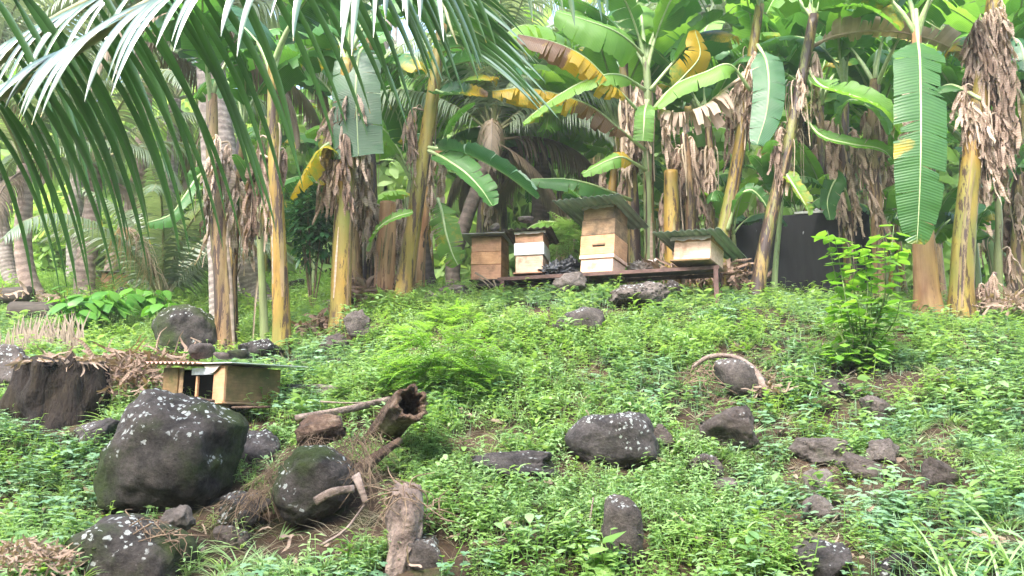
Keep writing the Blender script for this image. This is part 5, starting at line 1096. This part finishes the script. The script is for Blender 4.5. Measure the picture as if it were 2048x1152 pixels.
# dark-leaved bush behind the skirted stem
def bush(name, label, cat, c, rx, ry, rz, n_, L, W, mat, seed, trunkto=None, pinn=0, shape='lance', group=None, twigsn=14):
    r_ = random.Random(seed); g0 = Vector((c.x, c.y, H(c.x, c.y) - .03)); t = thing(name, label, cat, g0, group=group); m = MB()
    for k in range(twigsn):
        a = r_.uniform(0, 6.28); q = c + Vector((math.cos(a) * rx * r_.uniform(.3, .9), math.sin(a) * ry * r_.uniform(.3, .9), r_.uniform(-.7, .9) * rz)); mid_ = g0.lerp(q, .5) + Vector((0, 0, .1 * rz)); tube(m, spline([g0, mid_, q], 5), lambda u: .011 * (1 - .8 * u) * max(.4, rz), 4, cap=False)
    build(m, 'branches', M['stemgreen'] if mat != 'schef' else M['twig'], t)
    m = MB()
    for k in range(n_):
        v = Vector((r_.gauss(0, 1), r_.gauss(0, 1), r_.gauss(0, 1))).normalized() * (r_.random() ** .45); cl = 1 + .35 * noise.noise(v * 2.3 + Vector((seed, 0, 0)))
        p = c + Vector((v.x * rx * cl, v.y * ry * cl, v.z * rz * cl)); d = Vector((v.x + r_.gauss(0, .5), v.y + r_.gauss(0, .5), v.z * .5 + r_.gauss(0, .3)))
        if pinn:
            d = d.normalized(); l = L; s = d.cross(Vector((0, 0, 1))).normalized()
            for j in range(pinn):
                u = (j + .6) / pinn; q = p + d * l * u + Vector((0, 0, -.25 * l * u * u))
                for sg in (-1, 1): addleaf(m, q, s * sg + d * .5, W * 2.6 * (1.1 - u * .6), W * .42, 'lance', .1, .3, 2)
        else: addleaf(m, p, d, L * r_.uniform(.6, 1.2), W * r_.uniform(.7, 1.2), shape, .15, .5, 3)
    o = build(m, 'foliage', M[mat], t); return t
bush('bush', 'dark glossy leafy bush behind the skirted banana stem', 'bush', at(632, 430, 10.2), .40, .4, .62, 1300, .17, .026, 'schef', 3, None, 0, 'lance')
bush('fern_bush', 'feathery bright green bush growing behind the hollow log', 'bush', at(885, 735, 5.6), .38, .3, .40, 480, .14, .022, 'fern', 5, None, 7)
bush('fern_bush', 'small feathery seedling on the crest below the leftmost hive', 'bush', at(910, 640, 7.4), .28, .2, .13, 130, .12, .02, 'fern', 6, None, 6)
bush('fern_bush', 'low dark fern tuft just right of the hollow log', 'bush', at(860, 868, 4.7), .13, .1, .14, 90, .11, .015, 'gc', 7, None, 7)
bush('bush', 'low ferny weeds at the foot of the leaning yellow stem', 'bush', at(790, 607, 8.2), .34, .2, .12, 330, .12, .014, 'gc', 8, None, 6)
bush('bush', 'light bush between the narrow and the tallest hive', 'bush', at(1130, 470, 10.2), .22, .2, .26, 190, .2, .03, 'gc', 9, None, 5)
bush('bush', 'small bush out on the far grass by the ochre stem', 'bush', at(648, 592, 11.5), .2, .2, .16, 300, .09, .02, 'gc', 10)
bush('bush', 'bush of yellow-green leaves at the top left corner of the grove', 'bush', at(90, 480, 17), 1.2, 1, 1.0, 1300, .25, .07, 'far', 11, None, 0, 'round')
bush('bush', 'bush behind the far hives', 'bush', at(230, 500, 18), 1.4, 1, 1.1, 1500, .25, .07, 'far', 12, None, 0, 'round')
bush('bush', 'bush in the distance between the palm trunks at left centre', 'bush', at(420, 440, 19), 1.2, 1, 1.2, 1400, .25, .07, 'far', 13, None, 0, 'round')
for i, (px, py, mt, s, lab) in enumerate([(1258, 800, 'gc3', .8, 'bright broad-leaf seedling left of the log piece'), (1260, 665, 'gc2', 1.2, 'broad-leaved seedling below the pitted stone'), (1350, 872, 'gc3', .8, 'leafy seedling right of the broad lichened boulder'),
      (1730, 800, 'gc2', 1.3, 'low rosette of broad leaves below the sapling'), (1205, 1150, 'gc3', 1.2, 'bright broad-leaf seedling below the tall upright stone'), (1560, 640, 'gc3', .9, 'yellow-green seedling on the crest right of the platform'),
      (860, 640, 'gc3', 1.0, 'yellow-green seedling on the crest left of the hives'), (1900, 700, 'gc', 1.2, 'dark seedling on the right side of the slope')]):
    b = gp(px, py) if py < 1150 else at(px, 1160, 3.35); t = thing('seedling', lab, 'plant', b); lf = leafblade(.09 * s, .03 * s, 'ovate', .15, .3, 4).mesh('seedling_leaf', [M[mt]])
    m = MB(); tube(m, [b, b + Vector((0, 0, .12 * s))], .004, 4); build(m, 'stem', M['stemgreen'], t)
    for k in range(9): inst(lf, 'leaf', t, Vector((0, 0, .03 * s + .10 * s * k / 9)), (0, R(r_.uniform(-40, 10)), k * 2.4), r_.uniform(.8, 1.2))
# tall blades close to the lens, bottom right
m = MB(); r_ = random.Random(9)
for i in range(150):
    b = at(r_.uniform(1880, 2120), 1250, r_.uniform(2.3, 3.1)); b.z = H(b.x, b.y); l = r_.uniform(.2, .48); a = r_.uniform(0, 6.28); d = Vector((math.cos(a) * .25, math.sin(a) * .25, 1)).normalized(); pts = [b]
    for k in range(6): d = (d + Vector((math.cos(a) * .16, math.sin(a) * .16, -.08))).normalized(); pts.append(pts[-1] + d * l / 6)
    w0 = r_.uniform(.004, .008); ribbon(m, pts, Vector((-math.sin(a), math.cos(a), 0)), lambda u: w0 * (1 - u ** 2) + .0005, .3)
tag(build(m, 'tall_grass', M['gc']), 'tall blades in the bottom right corner', kind='stuff')
# ------------------------------------------------------------------ ground cover (geometry nodes, real instanced plants)
def plant_variants():
    out = {'sprig': [], 'clover': [], 'grass': [], 'vine': [], 'straw': []}; r_ = random.Random(1)
    for v in range(4):
        m = MB()
        for s in range(4):
            a = r_.uniform(0, 6.28); p = Vector((math.cos(a) * .03, math.sin(a) * .03, 0)); h = r_.uniform(.06, .15); ln = Vector((r_.gauss(0, .35), r_.gauss(0, .35), 1)).normalized()
            q = p + ln * h; ribbon(m, [p, q], Vector((1, 0, 0)), lambda u: .0016, 0)
            for k in range(6):
                u = .25 + .75 * k / 5; az = k * 2.5 + s; L = r_.uniform(.028, .052)
                addleaf(m, p + ln * h * u, (math.cos(az), math.sin(az), r_.uniform(-.1, .5)), L, L * .19, 'lance', .2, .6, 2)
        out['sprig'].append((m, 'gc'))
    for v in range(4):
        m = MB()
        for s in range(7):
            a = r_.uniform(0, 6.28); rr = r_.uniform(0, .07); p = Vector((math.cos(a) * rr, math.sin(a) * rr, 0)); h = r_.uniform(.03, .10); q = p + Vector((r_.gauss(0, .015), r_.gauss(0, .015), h)); ribbon(m, [p, q], Vector((1, 0, 0)), lambda u: .0012, 0); b = r_.uniform(0, 6)
            for k in range(3): addleaf(m, q, (math.cos(b + k * 2.09), math.sin(b + k * 2.09), .15), r_.uniform(.020, .03), .0105, 'round', .12, .3, 2)
        out['clover'].append((m, 'gc2'))
    for v in range(3):
        m = MB()
        for s in range(14):
            a = r_.uniform(0, 6.28); d = Vector((math.cos(a) * .5, math.sin(a) * .5, 1)).normalized(); pts = [Vector((math.cos(a) * .01, math.sin(a) * .01, 0))]; l = r_.uniform(.07, .17)
            for k in range(4): d = (d + Vector((math.cos(a) * .25, math.sin(a) * .25, -.15))).normalized(); pts.append(pts[-1] + d * l / 4)
            ribbon(m, pts, Vector((-math.sin(a), math.cos(a), 0)), lambda u: .0032 * (1 - u * u) + .0003, .3)
        out['grass'].append((m, 'gc'))
    for v in range(3):
        m = MB()
        for s in range(3):
            a = r_.uniform(0, 6.28); ln = Vector((math.cos(a) * .5, math.sin(a) * .5, 1)).normalized(); h = r_.uniform(.08, .2)
            ribbon(m, [Vector((0, 0, 0)), ln * h], Vector((0, 1, 0)), lambda u: .0016, 0)
            for k in range(6):
                az = k * 2.6; L = r_.uniform(.025, .045); addleaf(m, ln * h * (.3 + .7 * k / 5), (math.cos(az), math.sin(az), .25), L, L * .36, 'ovate', .15, .5, 2)
        out['vine'].append((m, 'gc3'))
    out['broad'] = []
    for v in range(3):
        m = MB()
        for s in range(2):
            p = Vector((r_.gauss(0, .03), r_.gauss(0, .03), 0)); h = r_.uniform(.08, .17); ln = Vector((r_.gauss(0, .2), r_.gauss(0, .2), 1)).normalized()
            ribbon(m, [p, p + ln * h], Vector((0, 1, 0)), lambda u: .002, 0)
            for k in range(7):
                az = k * 2.4 + s; L = r_.uniform(.045, .08); addleaf(m, p + ln * h * (.35 + .65 * k / 6), (math.cos(az), math.sin(az), .3 + .05 * k), L, L * .24, 'lance', .2, .6, 3)
        out['broad'].append((m, 'gc' if v else 'gc3'))
    for v in range(2):
        m = MB()
        for s in range(7):
            a = r_.uniform(0, 6.28); d = Vector((math.cos(a), math.sin(a), r_.uniform(.1, .9))).normalized(); l = r_.uniform(.06, .16)
            ribbon(m, [Vector((0, 0, .01)), d * l * .5 + Vector((0, 0, .01)), d * l + Vector((r_.gauss(0, .02), r_.gauss(0, .02), -.01))], Vector((0, .3, 1)), lambda u: .0012 * (1.1 - u), .2)
        out['straw'].append((m, 'grass_straw'))
    return out
PV = plant_variants()
def scatter(name, label, meshes, pts, rots, scales, seed=0):
    """one object of plants: points + geometry nodes that stand one of the variant meshes on every point"""
    me = bpy.data.meshes.new(name); me.from_pydata([tuple(p) for p in pts], [], [])
    a = me.attributes.new('rot', 'FLOAT_VECTOR', 'POINT'); a.data.foreach_set('vector', np.array(rots, np.float32).ravel())
    a = me.attributes.new('scl', 'FLOAT', 'POINT'); a.data.foreach_set('value', np.array(scales, np.float32))
    r_ = np.random.RandomState(seed); a = me.attributes.new('pick', 'INT', 'POINT'); a.data.foreach_set('value', r_.randint(0, len(meshes), len(pts)).astype(np.int32))
    o = link(bpy.data.objects.new(name, me)); ng = bpy.data.node_groups.new(name + '_nodes', 'GeometryNodeTree')
    ng.interface.new_socket('Geometry', in_out='INPUT', socket_type='NodeSocketGeometry'); ng.interface.new_socket('Geometry', in_out='OUTPUT', socket_type='NodeSocketGeometry')
    gi = ng.nodes.new('NodeGroupInput'); go = ng.nodes.new('NodeGroupOutput'); g2i = ng.nodes.new('GeometryNodeGeometryToInstance')
    for me2 in reversed(meshes):
        src = bpy.data.objects.new(name + '_plant', me2); oi = ng.nodes.new('GeometryNodeObjectInfo'); oi.inputs['Object'].default_value = src
        ng.links.new(oi.outputs['Geometry'], g2i.inputs[0])
    iop = ng.nodes.new('GeometryNodeInstanceOnPoints'); iop.inputs['Pick Instance'].default_value = True
    ng.links.new(gi.outputs[0], iop.inputs['Points']); ng.links.new(g2i.outputs[0], iop.inputs['Instance'])
    for nm, typ, sock in (('rot', 'FLOAT_VECTOR', 'Rotation'), ('scl', 'FLOAT', 'Scale'), ('pick', 'INT', 'Instance Index')):
        na = ng.nodes.new('GeometryNodeInputNamedAttribute'); na.data_type = typ; na.inputs['Name'].default_value = nm; ng.links.new(na.outputs['Attribute'], iop.inputs[sock])
    ng.links.new(iop.outputs[0], go.inputs[0]); md = o.modifiers.new('plants', 'NODES'); md.node_group = ng
    return tag(o, label, kind='stuff')
rs = np.random.RandomState(4)
BARE = [(560, 1070, .42, .3, .15), (650, 1075, .35, .3, .12), (480, 1090, .3, .25, .3), (740, 1010, .2, .3, .1), (1740, 790, .42, .35, .3), (1700, 840, .3, .3, .5), (1690, 975, .4, .3, .15), (1560, 850, .4, .3, .5), (1460, 860, .35, .3, .3), (1640, 700, .4, .3, .5), (1860, 975, .3, .2, .2), (1380, 790, .35, .3, .55), (930, 660, .3, .3, .3), (980, 890, .35, .15, .5), (1200, 945, .35, .2, .2), (1780, 970, .3, .2, .3), (300, 1040, .3, .2, .2), (700, 880, .4, .3, .35), (520, 960, .35, .3, .3)]
bare = [(gp(a, b), c, d, e) for a, b, c, d, e in BARE] + [(at(a, b, y), c, d, 0) for a, b, y, c, d in ((1655, 1140, 3.1, .16, .2), (1803, 1150, 3.05, .11, .2), (118, 862, 4.95, .28, .22), (118, 862, 5.25, .3, .3), (1262, 1130, 3.6, .1, .16), (450, 830, 5.0, .3, .25), (300, 1090, 3.25, .3, .2), (220, 1150, 3.05, .34, .25), (800, 1140, 3.3, .12, .25), (640, 1000, 3.8, .2, .2), (630, 1050, 3.75, .25, .2))]
pts = {k: ([], [], []) for k in PV}
def dens(y): return 520 if y < 5 else (320 if y < 7 else (190 if y < 9.5 else (60 if y < 13 else 22)))
nbin = [(2.3, 5), (5, 7), (7, 9.5), (9.5, 13), (13, 24)]
for y0, y1 in nbin:
    xm = y1 * .70 + .4; area = 2 * xm * (y1 - y0); cnt = int(area * dens((y0 + y1) / 2))
    X = rs.uniform(-xm, xm, cnt); Yv = rs.uniform(y0, y1, cnt); U = rs.rand(cnt, 6)
    for x, yv, u in zip(X, Yv, U):
        if abs(x) > yv * .68 + .35: continue
        if yv > 9.5 and x > 0.6 and u[0] > .5: continue
        ok = True
        for fx, fy, frx, fry in FOOT:
            if ((x - fx) / frx) ** 2 + ((yv - fy) / fry) ** 2 < 1: ok = False; break
        if not ok: continue
        for p, brx, bry, keep in bare:
            if ((x - p.x) / brx) ** 2 + ((yv - p.y) / bry) ** 2 < 1 and u[1] > keep: ok = 2 if (keep > 0 and u[3] < .3) else False; break
        if not ok: continue
        nv = noise.noise(Vector((x * .8, yv * .8, 3))); nv2 = noise.noise(Vector((x * 1.3, yv * 1.3, 9))) + (u[2] - .5) * .7
        if noise.noise(Vector((x * 1.9, yv * 1.9, 20))) < -.33 and u[3] > .25:
            if u[3] < .8: continue
            ok = 2
        right = x > .25 * yv
        if nv2 > .28: k = 'vine'
        elif nv2 < -.42: k = 'grass'
        elif (nv + (.22 if right else -.12) + (u[5] - .5) * .4) > .05: k = 'clover'
        else: k = 'sprig'
        if u[4] > .97: k = 'straw'
        elif u[4] < .055: k = 'broad'
        if ok == 2: k = 'straw'
        if yv > 9.5: k = ('sprig', 'grass', 'vine', 'vine')[int(u[4] * 3.99)]
        s = (.92 + .9 * (u[5] - .5) * (1 + .6 * nv)) * (.86 if yv < 5 else (1.12 if yv < 9.5 else 1.7))
        n_ = H(x, yv); pts[k][0].append((x, yv, n_ - .005)); pts[k][1].append(((u[0] - .5) * .5 + .12, (u[1] - .5) * .5, u[2] * 6.28)); pts[k][2].append(s)
LB = {'sprig': 'narrow-leaved green weeds covering the slope', 'clover': 'small round-leaved creepers covering the slope', 'grass': 'grass tufts growing among the weeds', 'vine': 'yellow-green young weeds in patches on the slope', 'straw': 'dry straw lying among the weeds', 'broad': 'taller broad-leaved weeds dotted over the slope'}
for k, (a, b, c) in pts.items():
    scatter({'sprig': 'weeds', 'clover': 'creepers', 'grass': 'grass', 'vine': 'young_weeds', 'straw': 'straw', 'broad': 'broad_weeds'}[k], LB[k], [q.mesh(k, [M[mn]]) for q, mn in PV[k]], a, b, c)
print('plants', {k: len(v[0]) for k, v in pts.items()})
# ------------------------------------------------------------------ far wood on the hillside
cl = []
for v in range(4):
    m = MB(); r_ = random.Random(v)
    for k in range(46):
        p = Vector((r_.gauss(0, .3), r_.gauss(0, .3), r_.gauss(0, .25))); d = Vector((r_.gauss(0, 1), r_.gauss(0, 1), r_.gauss(0, .6)))
        addleaf(m, p, d, r_.uniform(.14, .3), r_.uniform(.035, .075), 'round', .15, .5, 2)
    cl.append(m.mesh('leaf_clump', [M['far']]))
P_, R_, S_ = [], [], []
rs = np.random.RandomState(8)
for i in range(8000):
    yv = rs.uniform(19, 31); x = rs.uniform(-.75, .75) * yv; g0 = H(x, yv); top = (4.2 if x < -1 else 7.5) + 3 * noise.noise(Vector((x * .25, yv * .2, 1))); z = g0 + rs.rand() ** 1.15 * top
    if noise.noise(Vector((x * .5, yv * .5, z * .5))) < -.22: continue
    P_.append((x, yv, z)); R_.append((rs.rand() * 6, rs.rand() * 6, rs.rand() * 6)); S_.append(rs.uniform(1.3, 2.6))
scatter('far_wood', 'pale green hillside wood far behind the grove', cl, P_, R_, S_)
P_, R_, S_ = [], [], []
for i in range(2600):      # the wood goes on round the sides and behind the viewer
    a = R(rs.uniform(205, 345)); r0_ = rs.uniform(11, 16); x = math.cos(a) * r0_; yv = math.sin(a) * r0_ + 3
    if yv > 1 and abs(x) < yv * .72 + 1.5: continue
    z = H(x, max(yv, -3)) + rs.rand() * (7.5 + 3 * noise.noise(Vector((x * .3, yv * .3, 4))))
    P_.append((x, yv, z)); R_.append((rs.rand() * 6, rs.rand() * 6, rs.rand() * 6)); S_.append(rs.uniform(1.6, 3.0))
scatter('near_wood', 'green wood around the clearing', cl, P_, R_, S_)
m = MB(); r_ = random.Random(2)
for i in range(46):
    yv = r_.uniform(19, 29); x = r_.uniform(-.7, .7) * yv; b = Vector((x, yv, H(x, yv) - .2)); tube(m, spline([b, b + Vector((r_.gauss(0, .4), 0, 5)), b + Vector((r_.gauss(0, .9), 0, 11))], 6), lambda t: .16 * (1 - .6 * t), 7)
tag(build(m, 'far_trunks', M['trunk']), 'trunks of the hillside wood', kind='stuff')
print('objects', len(sc.objects), 'tris', sum(len(me.polygons) * 2 for me in bpy.data.meshes))
import collections
print('dup labels', [k for k, v in collections.Counter(ALL_LABELS).items() if v > 1])


# ------------------------------------------------------------------ thin haze, added to lift the shadows
m = MB(); box(m, -34, 34, -16, 52, -3, 28); o = build(m, 'haze', M['conc'], None, False); tag(o, 'thin pale haze added to lift the shadows', kind='stuff')
hm = bpy.data.materials.new('shadow_lift_haze'); hm.use_nodes = True; ht = hm.node_tree; ht.nodes.clear()
ho = ht.nodes.new('ShaderNodeOutputMaterial'); hv = ht.nodes.new('ShaderNodeVolumePrincipled'); hv.inputs['Color'].default_value = (.95, .97, .95, 1); hv.inputs['Density'].default_value = .0022; hv.inputs['Anisotropy'].default_value = .2  # density kept low: only softens the shade and the far wood
ht.links.new(hv.outputs[0], ho.inputs['Volume']); o.data.materials.clear(); o.data.materials.append(hm)
